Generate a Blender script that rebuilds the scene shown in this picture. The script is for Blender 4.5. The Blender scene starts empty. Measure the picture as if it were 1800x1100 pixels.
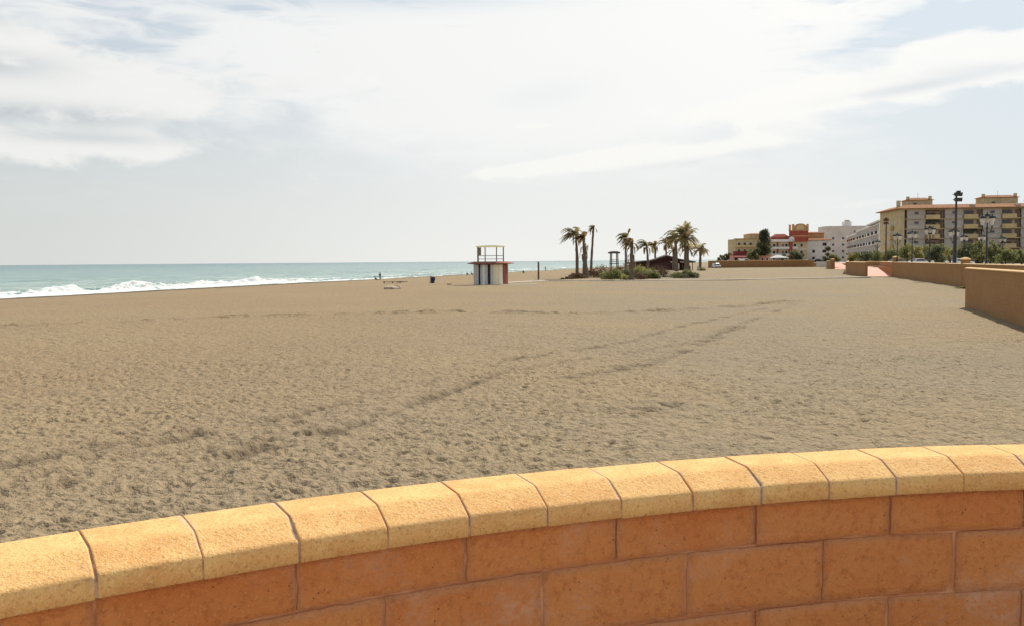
import bpy, math, random
import numpy as np
from mathutils import Vector, Matrix

scene = bpy.context.scene
rnd = random.Random(7)
R = math.radians

# ------------------------------------------------------------------ camera
F, EYE = 1600.0, 3.3                     # focal length in photo pixels (1800 wide), eye height over the sand
PITCH, ROLL = math.atan(90.5/1600), math.atan(0.0078)
cam_d = bpy.data.cameras.new('camera')
cam_d.sensor_width = 36.0
cam_d.lens = 36.0*F/1800
cam_d.clip_start, cam_d.clip_end = 0.05, 60000
cam = bpy.data.objects.new('camera', cam_d)
scene.collection.objects.link(cam)
cam.matrix_world = (Matrix.Translation((0, 0, EYE)) @ Matrix.Rotation(R(90)-PITCH, 4, 'X') @ Matrix.Rotation(-ROLL, 4, 'Z'))
scene.camera = cam

# ------------------------------------------------------------------ light
SUN_AZ, SUN_EL = R(33), R(43)            # to the right of straight ahead, above the horizon
SUN_DIR = Vector((math.sin(SUN_AZ)*math.cos(SUN_EL), math.cos(SUN_AZ)*math.cos(SUN_EL), math.sin(SUN_EL)))
sd = bpy.data.lights.new('sun', 'SUN')
sd.energy, sd.angle, sd.color = 5.0, R(0.9), (1.0, 0.93, 0.82)
so = bpy.data.objects.new('sun', sd)
scene.collection.objects.link(so)
so.location = SUN_DIR*100
so.rotation_euler = SUN_DIR.to_track_quat('Z', 'Y').to_euler()

vs = scene.view_settings
vs.view_transform, vs.look, vs.gamma, vs.exposure = 'Standard', 'None', 1.0, 0.0
vs.use_curve_mapping = False
scene.display_settings.display_device = 'sRGB'
cy = scene.cycles
cy.max_bounces, cy.diffuse_bounces, cy.glossy_bounces, cy.transmission_bounces = 4, 3, 2, 2


class NT:
    """small helper to write node trees as expressions"""
    def __init__(s, tree):
        s.t = tree

    def n(s, typ, **kw):
        nd = s.t.nodes.new(typ)
        for k, v in kw.items():
            setattr(nd, k, v)
        return nd

    def put(s, sock, v):
        if isinstance(v, bpy.types.NodeSocket):
            s.t.links.new(v, sock)
        elif v is not None:
            if hasattr(sock.default_value, '__len__') and not hasattr(v, '__len__'):
                v = [v]*len(sock.default_value)
            if hasattr(v, '__len__') and len(v) == 3 and len(sock.default_value) == 4:
                v = tuple(v)+(1.0,)
            sock.default_value = v

    def m(s, op, a, b=None, c=None, clamp=False):
        nd = s.n('ShaderNodeMath', operation=op, use_clamp=clamp)
        for i, v in enumerate((a, b, c)):
            s.put(nd.inputs[i], v)
        return nd.outputs[0]

    def add(s, a, b): return s.m('ADD', a, b)
    def sub(s, a, b): return s.m('SUBTRACT', a, b)
    def mul(s, a, b): return s.m('MULTIPLY', a, b)

    def sstep(s, v, a, b, lo=0.0, hi=1.0):
        nd = s.n('ShaderNodeMapRange', interpolation_type='SMOOTHSTEP')
        for i, x in enumerate((v, a, b, lo, hi)):
            s.put(nd.inputs[i], x)
        return nd.outputs[0]

    def mix(s, f, a, b, typ='MIX'):
        nd = s.n('ShaderNodeMix', data_type='RGBA', blend_type=typ)
        nd.clamp_factor = True
        s.put(nd.inputs[0], f); s.put(nd.inputs[6], a); s.put(nd.inputs[7], b)
        return nd.outputs[2]

    def vec(s, x, y, z):
        nd = s.n('ShaderNodeCombineXYZ')
        for i, v in enumerate((x, y, z)):
            s.put(nd.inputs[i], v)
        return nd.outputs[0]

    def xyz(s, v):
        nd = s.n('ShaderNodeSeparateXYZ')
        s.put(nd.inputs[0], v)
        return nd.outputs

    def scale(s, v, k):
        nd = s.n('ShaderNodeVectorMath', operation='MULTIPLY')
        s.put(nd.inputs[0], v); s.put(nd.inputs[1], k)
        return nd.outputs[0]

    def noise(s, v, scale=1.0, detail=3.0, rough=0.5, dist=0.0):
        nd = s.n('ShaderNodeTexNoise')
        s.put(nd.inputs['Vector'], v)
        nd.inputs['Scale'].default_value = scale
        nd.inputs['Detail'].default_value = detail
        nd.inputs['Roughness'].default_value = rough
        nd.inputs['Distortion'].default_value = dist
        return nd.outputs['Fac']

    def voro(s, v, scale=1.0, feature='F1'):
        nd = s.n('ShaderNodeTexVoronoi', feature=feature)
        s.put(nd.inputs['Vector'], v)
        nd.inputs['Scale'].default_value = scale
        return nd.outputs['Distance']

    def bump(s, h, strength=0.5, dist=0.01, normal=None):
        nd = s.n('ShaderNodeBump')
        nd.inputs['Strength'].default_value = strength
        nd.inputs['Distance'].default_value = dist
        s.put(nd.inputs['Height'], h)
        if normal is not None:
            s.put(nd.inputs['Normal'], normal)
        return nd.outputs[0]


# ------------------------------------------------------------------ sky: Nishita with high thin cloud and a few cumulus
world = bpy.data.worlds.new('World')
scene.world = world
world.use_nodes = True
world.cycles.sampling_method = 'MANUAL'
world.cycles.sample_map_resolution = 256
wt = NT(world.node_tree)
world.node_tree.nodes.clear()
SKY_K = 0.1
skyn = wt.n('ShaderNodeTexSky', sky_type='NISHITA')
skyn.sun_disc = False
skyn.sun_elevation, skyn.sun_rotation = SUN_EL, SUN_AZ
skyn.dust_density, skyn.air_density = 2.5, 1.0
dirv = wt.n('ShaderNodeTexCoord').outputs['Generated']
dx, dy, dz = wt.xyz(dirv)
az = wt.m('ARCTAN2', dx, dy)
el = wt.m('ARCSINE', dz)
cosang = wt.n('ShaderNodeVectorMath', operation='DOT_PRODUCT')
wt.put(cosang.inputs[0], dirv); cosang.inputs[1].default_value = SUN_DIR
sunang = wt.m('ARCCOSINE', cosang.outputs['Value'])
# cloud plane coordinates (perspective of a flat layer)
inv = wt.m('DIVIDE', 1.0, wt.add(wt.m('MAXIMUM', dz, 0.0), 0.16))
pl = wt.vec(wt.mul(dx, inv), wt.mul(dy, inv), 0.0)


def blob(a, e, sa, se, tilt=0.0):
    u = wt.sub(az, a); v = wt.sub(wt.sub(el, e), wt.mul(u, tilt))
    q = wt.add(wt.m('POWER', wt.m('ABSOLUTE', wt.m('DIVIDE', u, sa)), 2.0), wt.m('POWER', wt.m('ABSOLUTE', wt.m('DIVIDE', v, se)), 2.0))
    return wt.m('EXPONENT', wt.mul(q, -1.0))


def P2A(px, py):                         # photo pixel to azimuth, elevation
    return (px-900)/1600.0, (459.5-0.0078*(px-900)-py)/1600.0


# cirrus: streaks drawn out along one wind direction
aev = wt.vec(az, el, 0.0)
rot = wt.n('ShaderNodeMapping', vector_type='POINT')
rot.inputs['Rotation'].default_value = (0, 0, R(-7)); rot.inputs['Scale'].default_value = (2.6, 8.5, 1)
wt.put(rot.inputs['Vector'], aev)
cir = wt.noise(rot.outputs[0], 1.6, 6, 0.58, 0.7)
rip = wt.n('ShaderNodeMapping', vector_type='POINT')
rip.inputs['Rotation'].default_value = (0, 0, R(16)); rip.inputs['Scale'].default_value = (9.0, 40.0, 1)
wt.put(rip.inputs['Vector'], aev)
ripn = wt.noise(rip.outputs[0], 1.5, 3, 0.55, 0.8)
big = wt.noise(pl, 0.55, 3, 0.5, 0.2)
a1, e1 = P2A(1090, 110)
a2, e2 = P2A(640, 110)
veil = wt.add(wt.mul(blob(a1, e1, 0.27, 0.17, -0.08), 0.52), wt.mul(blob(a2, e2, 0.30, 0.07, -0.08), 0.42))
cov = wt.add(wt.add(wt.mul(cir, 0.80), wt.mul(big, 0.30)), wt.add(veil, wt.mul(wt.sub(ripn, 0.5), wt.sstep(el, 0.12, 0.26, 0.35, 1.25))))
cirrus = wt.sstep(cov, 0.48, 0.98)
# cumulus banks, in sky angles so that they stand upright
cn = wt.noise(wt.vec(wt.mul(az, 1.0), wt.mul(el, 1.7), 0.0), 11.0, 7, 0.60, 0.4)
cn2 = wt.noise(wt.vec(wt.mul(az, 1.0), wt.mul(el, 3.0), 4.2), 4.2, 3, 0.5, 0.2)


def bank(lst):
    tot = None
    for (px, py, sx, sy, w, t) in lst:
        a, e = P2A(px, py)
        b = wt.mul(blob(a, e, sx/1600.0, sy/1600.0, t), w)
        tot = b if tot is None else wt.add(tot, b)
    return tot


cb = bank([(70, 150, 200, 50, 0.74, -0.02), (190, 208, 220, 38, 0.76, 0.02), (330, 215, 90, 24, 0.40, 0.0), (170, 280, 250, 30, 0.62, 0.02), (490, 165, 150, 30, 0.45, 0.05),
           (1660, 128, 150, 26, 0.85, 0.02), (1640, 172, 240, 28, 0.75, 0.06), (1330, 205, 230, 34, 0.55, 0.10), (935, 226, 36, 7, 0.62, 0), (1150, 280, 250, 22, 0.74, 0.10), (960, 292, 140, 10, 0.5, 0.14),
           (1490, 366, 110, 8, 0.42, 0.12), (1780, 20, 300, 30, 0.55, 0.06)])
hole = bank([(1690, 78, 180, 26, 0.95, 0.12), (1560, 105, 120, 16, 0.7, 0.12), (1650, 240, 260, 34, 0.85, 0.05), (1250, 250, 120, 20, 0.5, 0.1), (960, 175, 90, 26, 0.35, 0.1), (260, 22, 420, 30, 0.85, 0.0), (720, 16, 280, 20, 0.8, 0.0), (250, 120, 90, 26, 0.45, 0.2), (1640, 320, 240, 50, 0.5, 0.0)])
cumd = wt.sub(wt.add(wt.add(wt.mul(wt.sub(cn, 0.5), 1.35), wt.mul(wt.sub(cn2, 0.5), 0.75)), cb), wt.mul(hole, 0.12))
cum = wt.sstep(cumd, 0.20, 0.50)
dk = bank([(130, 236, 200, 18, 1.0, 0.0), (50, 165, 120, 20, 0.9, 0.0), (200, 266, 150, 10, 0.6, 0.0), (60, 100, 90, 16, 0.5, 0.0), (1560, 186, 110, 9, 0.7, 0.1), (1700, 165, 160, 10, 0.4, 0.0), (1190, 296, 140, 9, 0.45, 0.1), (560, 180, 140, 20, 0.35, 0.0)])
shade = wt.mul(dk, wt.sstep(wt.noise(wt.vec(az, wt.mul(el, 2.5), 1.7), 14.0, 5, 0.55, 0.4), 0.26, 0.52))
# brightness of thin cloud rises towards the sun (forward scatter)
glow2 = wt.m('EXPONENT', wt.mul(wt.m('POWER', wt.m('DIVIDE', sunang, R(52)), 2.0), -1.0))
K = 1.0/SKY_K
clear = wt.mix(1.0, skyn.outputs[0], (0.70, 0.74, 0.80), 'MULTIPLY')
clear = wt.mix(0.72, clear, (0.60*K, 0.69*K, 0.785*K))
upfade = wt.sstep(el, 0.30, 0.9)
clear = wt.mix(wt.mul(upfade, 0.75), clear, wt.mix(1.0, skyn.outputs[0], (0.9, 0.95, 1.0), 'MULTIPLY'))
clear = wt.mix(wt.mul(glow2, 0.55), clear, (0.80*K, 0.90*K, 0.98*K))
lowhaze = wt.m('EXPONENT', wt.mul(wt.m('POWER', wt.mul(wt.m('MAXIMUM', el, 0.0), 5.4), 1.6), -1.0))
hazecol = wt.mix(wt.sstep(az, -0.60, 0.05), (0.675*K, 0.695*K, 0.665*K), (0.895*K, 0.895*K, 0.86*K))
hazecol = wt.mix(wt.mul(wt.sstep(az, 0.22, 0.6), 0.65), hazecol, (0.72*K, 0.81*K, 0.855*K))
col = wt.mix(wt.mul(lowhaze, 0.95), clear, hazecol)
ccol = wt.mix(glow2, (0.80*K, 0.815*K, 0.82*K), (1.08*K, 1.07*K, 1.03*K))
cirf = wt.mul(wt.m('SUBTRACT', cirrus, wt.mul(hole, 0.75), clamp=True), wt.sstep(el, 0.03, 0.15, 0.05, 0.95))
col = wt.mix(cirf, col, ccol)
cumcol = wt.mix(shade, wt.mix(glow2, (0.86*K, 0.86*K, 0.835*K), (1.06*K, 1.045*K, 1.01*K)), wt.mix(glow2, (0.48*K, 0.52*K, 0.545*K), (0.78*K, 0.83*K, 0.87*K)))
col = wt.mix(wt.mul(wt.mul(cum, 0.88), wt.sstep(el, 0.03, 0.09)), col, cumcol)
below = wt.sstep(el, -0.02, 0.0)
col = wt.mix(below, (0.30*K, 0.29*K, 0.26*K), col)
bg = wt.n('ShaderNodeBackground')
wt.put(bg.inputs[0], col); bg.inputs[1].default_value = SKY_K
wo = wt.n('ShaderNodeOutputWorld')
world.node_tree.links.new(bg.outputs[0], wo.inputs[0])


# ------------------------------------------------------------------ materials
def material(name, rough=0.85, spec=0.3):
    m = bpy.data.materials.new(name)
    m.use_nodes = True
    t = NT(m.node_tree)
    b = m.node_tree.nodes['Principled BSDF']
    b.inputs['Roughness'].default_value = rough
    b.inputs['Specular IOR Level'].default_value = spec
    pos = t.n('ShaderNodeNewGeometry').outputs['Position']
    return m, t, b, pos


def plain(name, col, rough=0.8, var=0.12, scale=3.0, bump=0.0, spec=0.3, metal=0.0):
    """one colour with soft weathering"""
    m, t, b, pos = material(name, rough, spec)
    n = t.noise(pos, scale, 5, 0.6)
    f = t.sstep(n, 0.3, 0.7)
    t.put(b.inputs['Base Color'], t.mix(f, tuple(c*(1-var) for c in col), tuple(min(1, c*(1+var)) for c in col)))
    b.inputs['Metallic'].default_value = metal
    if bump:
        t.put(b.inputs['Normal'], t.bump(t.noise(pos, scale*12, 4, 0.6), bump, 0.02))
    return m


M = {}

# sand
m, t, b, pos = material('sand', 0.97, 0.12)
px_, py_, pz_ = t.xyz(pos)
flat = t.vec(px_, py_, 0.0)
n1 = t.noise(flat, 0.06, 5, 0.55)
n2 = t.noise(flat, 2.2, 5, 0.65)
n4 = t.noise(flat, 38.0, 3, 0.7)
lr = t.sstep(t.sub(px_, t.mul(py_, 0.10)), -22.0, 12.0)
c = t.mix(lr, (0.315, 0.226, 0.133), (0.292, 0.236, 0.158))
c = t.mix(t.sstep(n1, 0.35, 0.68), c, (0.328, 0.246, 0.142))
c = t.mix(t.mul(t.sstep(n2, 0.50, 0.80), 0.45), c, (0.140, 0.105, 0.070))
n5 = t.noise(flat, 6.5, 3, 0.7)
c = t.mix(t.mul(t.sstep(n5, 0.52, 0.66), 0.5), c, (0.150, 0.112, 0.074))
c = t.mix(t.mul(t.sstep(n5, 0.47, 0.34), 0.4), c, (0.36, 0.285, 0.185))
c = t.mix(t.mul(t.sstep(n4, 0.55, 0.75), 0.35), c, (0.11, 0.085, 0.062))
sh = t.add(t.mul(t.add(px_, 63.0), -0.9655), t.mul(t.sub(py_, 112.0), 0.2604))
c = t.mix(t.sstep(sh, -7.0, -1.0), c, (0.115, 0.085, 0.058))      # wet sand along the wash
dp = t.n('ShaderNodeAttribute'); dp.attribute_name = 'damp'
c = t.mix(t.mul(dp.outputs['Fac'], t.sstep(n2, 0.30, 0.60, 0.25, 0.65)), c, (0.075, 0.055, 0.038))   # damp sand turned up in the ruts
t.put(b.inputs['Base Color'], c)
bmp = t.bump(t.noise(flat, 2.4, 5, 0.68), 0.9, 0.24)
bmp = t.bump(t.noise(flat, 15.0, 3, 0.6), 0.55, 0.026, bmp)
t.put(b.inputs['Normal'], bmp)
M['sand'] = m

# sea
m, t, b, pos = material('sea_water', 0.22, 0.2)
px_, py_, pz_ = t.xyz(pos)
sh = t.add(t.mul(t.add(px_, 63.0), -0.9655), t.mul(t.sub(py_, 112.0), 0.2604))
al = t.add(t.mul(t.add(px_, 63.0), 0.2604), t.mul(t.sub(py_, 112.0), 0.9655))
wv = t.vec(t.mul(al, 0.22), sh, 0.0)
c = t.mix(t.sstep(sh, 20.0, 140.0), (0.27, 0.37, 0.32), (0.18, 0.285, 0.255))
c = t.mix(t.sstep(sh, 120.0, 900.0), c, (0.075, 0.180, 0.172))
c = t.mix(t.sstep(sh, 800.0, 3000.0), c, (0.05, 0.125, 0.13))
w1 = t.noise(wv, 0.10, 5, 0.6, 0.3)
c = t.mix(t.mul(t.sstep(w1, 0.42, 0.66), 0.7), c, (0.06, 0.17, 0.165))
w2 = t.noise(t.vec(t.mul(al, 0.35), sh, 3.0), 0.45, 6, 0.65, 0.5)
caps = t.mul(t.sstep(w2, 0.70, 0.76), t.sstep(sh, 400.0, 60.0))
c = t.mix(t.mul(caps, 0.5), c, (0.7, 0.74, 0.72))
t.put(b.inputs['Base Color'], c)
hb = t.bump(t.noise(wv, 0.35, 6, 0.65, 0.2), 0.9, 1.6)
t.put(b.inputs['Normal'], t.bump(t.noise(wv, 2.6, 4, 0.6), 0.7, 0.2, hb))
M['sea'] = m

m, t, b, pos = material('foam', 0.9, 0.2)
px_, py_, pz_ = t.xyz(pos)
fn = t.noise(pos, 0.9, 7, 0.7, 0.5)
fn2 = t.noise(pos, 0.22, 3, 0.6)
at_ = t.n('ShaderNodeAttribute'); at_.attribute_name = 'froth'
fr = at_.outputs['Fac']
k = t.sstep(t.add(t.mul(fn, 0.9), t.add(fr, t.mul(fn2, 0.25))), 0.86, 1.08)
t.put(b.inputs['Base Color'], t.mix(k, (0.20, 0.33, 0.29), (0.73, 0.74, 0.71)))
t.put(b.inputs['Roughness'], t.sstep(k, 0.0, 1.0, 0.25, 0.95))
t.put(b.inputs['Normal'], t.bump(fn, 0.8, 0.15))
M['foam'] = m

# coping stones: bush-hammered golden concrete
m, t, b, pos = material('golden_coping', 0.92, 0.2)
rn = t.n('ShaderNodeObjectInfo').outputs['Random']
tc = t.n('ShaderNodeTexCoord').outputs['Generated']
gx, gy, gz = t.xyz(tc)
g1 = t.noise(pos, 210.0, 2, 0.7)
g2 = t.noise(pos, 95.0, 4, 0.7)
g3 = t.noise(pos, 9.0, 4, 0.6)
g4 = t.voro(pos, 120.0)
base = t.mix(rn, (0.83, 0.485, 0.185), (0.76, 0.395, 0.138))
base = t.mix(t.sstep(g3, 0.38, 0.68), base, (0.86, 0.525, 0.200))
base = t.mix(t.mul(t.sstep(g2, 0.50, 0.66), 0.70), base, (0.52, 0.245, 0.078))
base = t.mix(t.mul(t.sstep(g1, 0.54, 0.68), 0.65), base, (0.95, 0.72, 0.42))
base = t.mix(t.mul(t.sstep(g4, 0.16, 0.06), t.mul(t.sstep(t.noise(pos, 37.0, 2, 0.5), 0.54, 0.62), 0.8)), base, (0.24, 0.12, 0.05))
# mortar dragged over the ends of the stones
edge = t.m('MINIMUM', gx, t.sub(1.0, gx))
stn = t.mul(t.sstep(t.noise(pos, 13.0, 6, 0.7, 0.6), 0.56, 0.74), t.sstep(t.noise(pos, 2.3, 2, 0.5), 0.45, 0.65))
base = t.mix(t.mul(stn, 0.55), base, (0.42, 0.26, 0.13))
smear = t.mul(t.sstep(t.add(edge, t.mul(t.sub(t.noise(pos, 22.0, 4, 0.6), 0.5), 0.16)), 0.075, 0.0), t.sstep(t.noise(pos, 5.0, 2, 0.5), 0.40, 0.62))
base = t.mix(t.mul(smear, 0.7), base, (0.66, 0.46, 0.30))
t.put(b.inputs['Base Color'], base)
bb = t.bump(g2, 0.6, 0.006)
t.put(b.inputs['Normal'], t.bump(g1, 0.55, 0.003, bb))
M['coping'] = m

# wall blocks: terracotta concrete
m, t, b, pos = material('terracotta_block', 0.95, 0.15)
rn = t.n('ShaderNodeObjectInfo').outputs['Random']
tc = t.n('ShaderNodeTexCoord').outputs['Generated']
gx, gy, gz = t.xyz(tc)
k1 = t.noise(pos, 130.0, 3, 0.75)
k2 = t.noise(pos, 45.0, 5, 0.72)
k3 = t.noise(pos, 5.0, 4, 0.6)
base = t.mix(rn, (0.66, 0.228, 0.070), (0.73, 0.285, 0.094))
base = t.mix(t.sstep(k3, 0.36, 0.68), base, (0.71, 0.282, 0.092))
base = t.mix(t.mul(t.sstep(k2, 0.48, 0.66), 0.65), base, (0.48, 0.155, 0.048))
base = t.mix(t.mul(t.sstep(k1, 0.54, 0.70), 0.6), base, (0.82, 0.41, 0.16))
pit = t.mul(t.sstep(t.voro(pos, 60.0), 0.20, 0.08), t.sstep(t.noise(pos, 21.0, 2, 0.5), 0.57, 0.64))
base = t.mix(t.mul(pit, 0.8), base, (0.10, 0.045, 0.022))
ed = t.m('MINIMUM', t.mul(t.m('MINIMUM', gx, t.sub(1.0, gx)), 2.4), t.m('MINIMUM', gz, t.sub(1.0, gz)))
sm = t.sstep(t.add(ed, t.mul(t.sub(t.noise(pos, 14.0, 5, 0.65), 0.5), 0.30)), 0.13, 0.0)
base = t.mix(t.mul(sm, 0.55), base, (0.76, 0.36, 0.18))
eff = t.mul(t.sstep(t.noise(pos, 2.6, 4, 0.6, 0.4), 0.52, 0.70), t.sstep(k2, 0.36, 0.6))
base = t.mix(t.mul(eff, 0.6), base, (0.80, 0.47, 0.30))
t.put(b.inputs['Base Color'], base)
bb = t.bump(k2, 0.75, 0.016)
bb = t.bump(k1, 0.6, 0.004, bb)
t.put(b.inputs['Normal'], t.bump(t.mul(pit, -1.0), 0.7, 0.004, bb))
M['block'] = m

m, t, b, pos = material('mortar', 0.97, 0.1)
q = t.noise(pos, 60.0, 5, 0.7)
t.put(b.inputs['Base Color'], t.mix(t.sstep(t.noise(pos, 7.0, 4, 0.6), 0.4, 0.65), (0.56, 0.235, 0.105), (0.70, 0.35, 0.19)))
t.put(b.inputs['Normal'], t.bump(q, 0.6, 0.006))
M['mortar'] = m
m, t, b, pos = material('coping_mortar', 0.97, 0.1)
t.put(b.inputs['Base Color'], t.mix(t.sstep(t.noise(pos, 26.0, 4, 0.6), 0.42, 0.6), (0.46, 0.30, 0.19), (0.70, 0.50, 0.34)))
t.put(b.inputs['Normal'], t.bump(t.noise(pos, 90.0, 4, 0.7), 0.7, 0.006))
M['coping_mortar'] = m

# long beach wall, coursed block seen from afar
m, t, b, pos = material('tan_blockwork', 0.95, 0.15)
px_, py_, pz_ = t.xyz(pos)
br = t.n('ShaderNodeTexBrick')
t.put(br.inputs['Vector'], t.vec(t.add(t.mul(py_, 0.95), t.mul(px_, 0.33)), pz_, 0.0))
br.inputs['Scale'].default_value = 1.0
br.inputs['Brick Width'].default_value, br.inputs['Row Height'].default_value = 0.48, 0.21
br.inputs['Mortar Size'].default_value = 0.012
br.inputs['Color1'].default_value = (0.36, 0.195, 0.082, 1); br.inputs['Color2'].default_value = (0.33, 0.172, 0.070, 1)
br.inputs['Mortar'].default_value = (0.29, 0.16, 0.08, 1)
q = t.sstep(t.noise(pos, 0.5, 5, 0.6), 0.35, 0.7)
t.put(b.inputs['Base Color'], t.mix(t.mul(q, 0.4), br.outputs['Color'], (0.40, 0.235, 0.105)))
t.put(b.inputs['Normal'], t.bump(t.noise(pos, 25.0, 4, 0.6), 0.5, 0.02))
M['tanwall'] = m

M['tancoping'] = plain('far_coping', (0.70, 0.47, 0.22), 0.9, 0.1, 4.0, 0.3)
M['pink'] = plain('pink_paving', (0.72, 0.36, 0.27), 0.85, 0.10, 1.2, 0.2)
M['pave'] = plain('promenade_paving', (0.50, 0.40, 0.30), 0.85, 0.12, 0.8, 0.2)
M['land'] = plain('dry_land', (0.26, 0.21, 0.14), 0.95, 0.25, 0.05)
M['concrete'] = plain('pale_concrete', (0.50, 0.44, 0.35), 0.9, 0.12, 1.5, 0.2)
M['iron'] = plain('dark_iron', (0.022, 0.020, 0.020), 0.5, 0.2, 6.0, spec=0.5)
M['rustmast'] = plain('brown_mast_paint', (0.10, 0.045, 0.028), 0.6, 0.2, 4.0)
M['opal'] = plain('opal_glass', (0.56, 0.54, 0.50), 0.3, 0.05, 4.0, spec=0.5)
M['cream'] = plain('cream_render', (0.57, 0.455, 0.265), 0.9, 0.12, 0.6)
M['yellow'] = plain('ochre_render', (0.62, 0.46, 0.235), 0.9, 0.10, 0.6)
M['greyw'] = plain('grey_render', (0.50, 0.44, 0.375), 0.9, 0.12, 0.6)
M['white'] = plain('white_render', (0.80, 0.77, 0.71), 0.88, 0.10, 0.5)
M['palew'] = plain('pale_pink_render', (0.62, 0.555, 0.50), 0.9, 0.10, 0.4)
M['red'] = plain('brick_red_render', (0.36, 0.085, 0.055), 0.88, 0.15, 0.6)
M['orange'] = plain('orange_render', (0.55, 0.30, 0.14), 0.88, 0.15, 0.6)
M['pinkr'] = plain('salmon_render', (0.60, 0.28, 0.21), 0.9, 0.15, 0.6)
m, t, b, pos = material('clay_tiles', 0.9, 0.2)
px_, py_, pz_ = t.xyz(pos)
w = t.n('ShaderNodeTexWave', wave_type='BANDS', bands_direction='X')
w.inputs['Scale'].default_value = 1.6; w.inputs['Distortion'].default_value = 0.4
t.put(w.inputs['Vector'], pos)
t.put(b.inputs['Base Color'], t.mix(t.sstep(t.noise(pos, 1.3, 5, 0.65), 0.3, 0.7), (0.36, 0.155, 0.075), (0.52, 0.26, 0.13)))
t.put(b.inputs['Normal'], t.bump(w.outputs['Fac'], 0.8, 0.12))
M['tile'] = m
M['darkwin'] = plain('dark_glass', (0.035, 0.035, 0.04), 0.15, 0.3, 1.0, spec=0.6)
M['shade'] = plain('loggia_shade', (0.50, 0.42, 0.34), 0.9, 0.2, 0.5)
M['shutter'] = plain('shutter_brown', (0.24, 0.145, 0.10), 0.8, 0.2, 2.0)
M['awn_red'] = plain('maroon_awning', (0.24, 0.055, 0.045), 0.9, 0.2, 1.0)
M['awn_white'] = plain('white_canvas', (0.78, 0.76, 0.72), 0.9, 0.06, 1.0)
M['trunk'] = plain('palm_trunk', (0.165, 0.125, 0.092), 0.95, 0.35, 6.0, 0.8)
M['bark'] = plain('bark', (0.085, 0.062, 0.045), 0.95, 0.3, 5.0, 0.6)
M['deadfrond'] = plain('dry_frond', (0.24, 0.150, 0.075), 0.95, 0.3, 2.0)
M['driedbush'] = plain('dry_twigs', (0.235, 0.145, 0.085), 0.95, 0.35, 1.5)


def leafmat(name, a, b2, trans=0.25):
    m, t, b, pos = material(name, 0.75, 0.25)
    t.put(b.inputs['Base Color'], t.mix(t.sstep(t.noise(pos, 1.1, 4, 0.6), 0.32, 0.68), a, b2))
    tr = t.n('ShaderNodeBsdfTranslucent')
    t.put(tr.inputs[0], tuple(min(1, x*1.6) for x in b2))
    mx = t.n('ShaderNodeMixShader'); mx.inputs[0].default_value = trans
    out = [n for n in m.node_tree.nodes if n.type == 'OUTPUT_MATERIAL'][0]
    m.node_tree.links.new(b.outputs[0], mx.inputs[1]); m.node_tree.links.new(tr.outputs[0], mx.inputs[2])
    m.node_tree.links.new(mx.outputs[0], out.inputs[0])
    return m


M['frond'] = leafmat('palm_frond', (0.150, 0.138, 0.065), (0.24, 0.205, 0.10), .5)
M['frond_dry'] = leafmat('palm_frond_browned', (0.19, 0.135, 0.062), (0.28, 0.195, 0.095), .4)
M['leaf'] = leafmat('leaf_green', (0.085, 0.100, 0.040), (0.16, 0.165, 0.066), .45)
M['leaf_dark'] = leafmat('leaf_dark_green', (0.058, 0.068, 0.040), (0.105, 0.112, 0.060), .45)
M['leaf_yellow'] = leafmat('leaf_yellow_green', (0.145, 0.142, 0.050), (0.25, 0.225, 0.080), .45)
M['canopy'] = leafmat('pale_yellow_canopy', (0.58, 0.56, 0.44), (0.60, 0.575, 0.45), .6)
M['wood'] = plain('weathered_wood', (0.13, 0.088, 0.058), 0.9, 0.25, 3.0, 0.5)
M['thatch'] = plain('dark_thatch', (0.085, 0.060, 0.052), 0.97, 0.3, 4.0, 0.8)
M['hutwall'] = plain('maroon_boards', (0.105, 0.050, 0.045), 0.9, 0.25, 2.0, 0.3)
M['towerwhite'] = plain('white_boards', (0.84, 0.81, 0.75), 0.8, 0.06, 2.5)
M['towergrey_shade'] = plain('grey_and_shaded_boards', (0.58, 0.565, 0.55), 0.8, 0.10, 2.5)
M['towerlit'] = plain('lit_cream_boards', (0.86, 0.77, 0.56), 0.8, 0.06, 2.5)
M['towerred'] = plain('red_brown_boards', (0.27, 0.098, 0.062), 0.85, 0.15, 2.5)
M['towerdark'] = plain('dark_doorway', (0.055, 0.045, 0.035), 0.9, 0.2, 2.0)

M['railing'] = plain('grey_steel_rail', (0.20, 0.19, 0.16), 0.55, 0.15, 4.0)
M['skin'] = plain('skin', (0.42, 0.24, 0.16), 0.6, 0.05, 3.0)
M['cloth_dark'] = plain('dark_cloth', (0.035, 0.032, 0.040), 0.9, 0.2, 8.0)
M['cloth_brown'] = plain('brown_cloth', (0.12, 0.07, 0.05), 0.9, 0.2, 8.0)
M['cloth_blue'] = plain('denim', (0.045, 0.06, 0.11), 0.9, 0.2, 8.0)
M['hair'] = plain('hair', (0.02, 0.014, 0.010), 0.7, 0.2, 8.0)
M['bin'] = plain('navy_plastic', (0.030, 0.034, 0.085), 0.5, 0.2, 4.0)
M['rock'] = plain('pale_stone', (0.48, 0.38, 0.28), 0.95, 0.25, 3.0, 0.6)
M['carwhite'] = plain('white_paint', (0.78, 0.78, 0.77), 0.25, 0.03, 1.0, spec=0.5)
M['carsilver'] = plain('silver_paint', (0.42, 0.43, 0.44), 0.3, 0.05, 1.0, spec=0.5, metal=0.4)
M['cardark'] = plain('dark_paint', (0.03, 0.032, 0.038), 0.25, 0.1, 1.0, spec=0.5)
M['tyre'] = plain('rubber', (0.02, 0.02, 0.02), 0.9, 0.1, 4.0)
M['lamp_red'] = plain('tail_lamp', (0.45, 0.03, 0.02), 0.3, 0.05, 4.0)


# ------------------------------------------------------------------ mesh helpers
def link(o, parent=None):
    scene.collection.objects.link(o)
    if parent is not None:
        o.parent = parent
    return o


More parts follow.
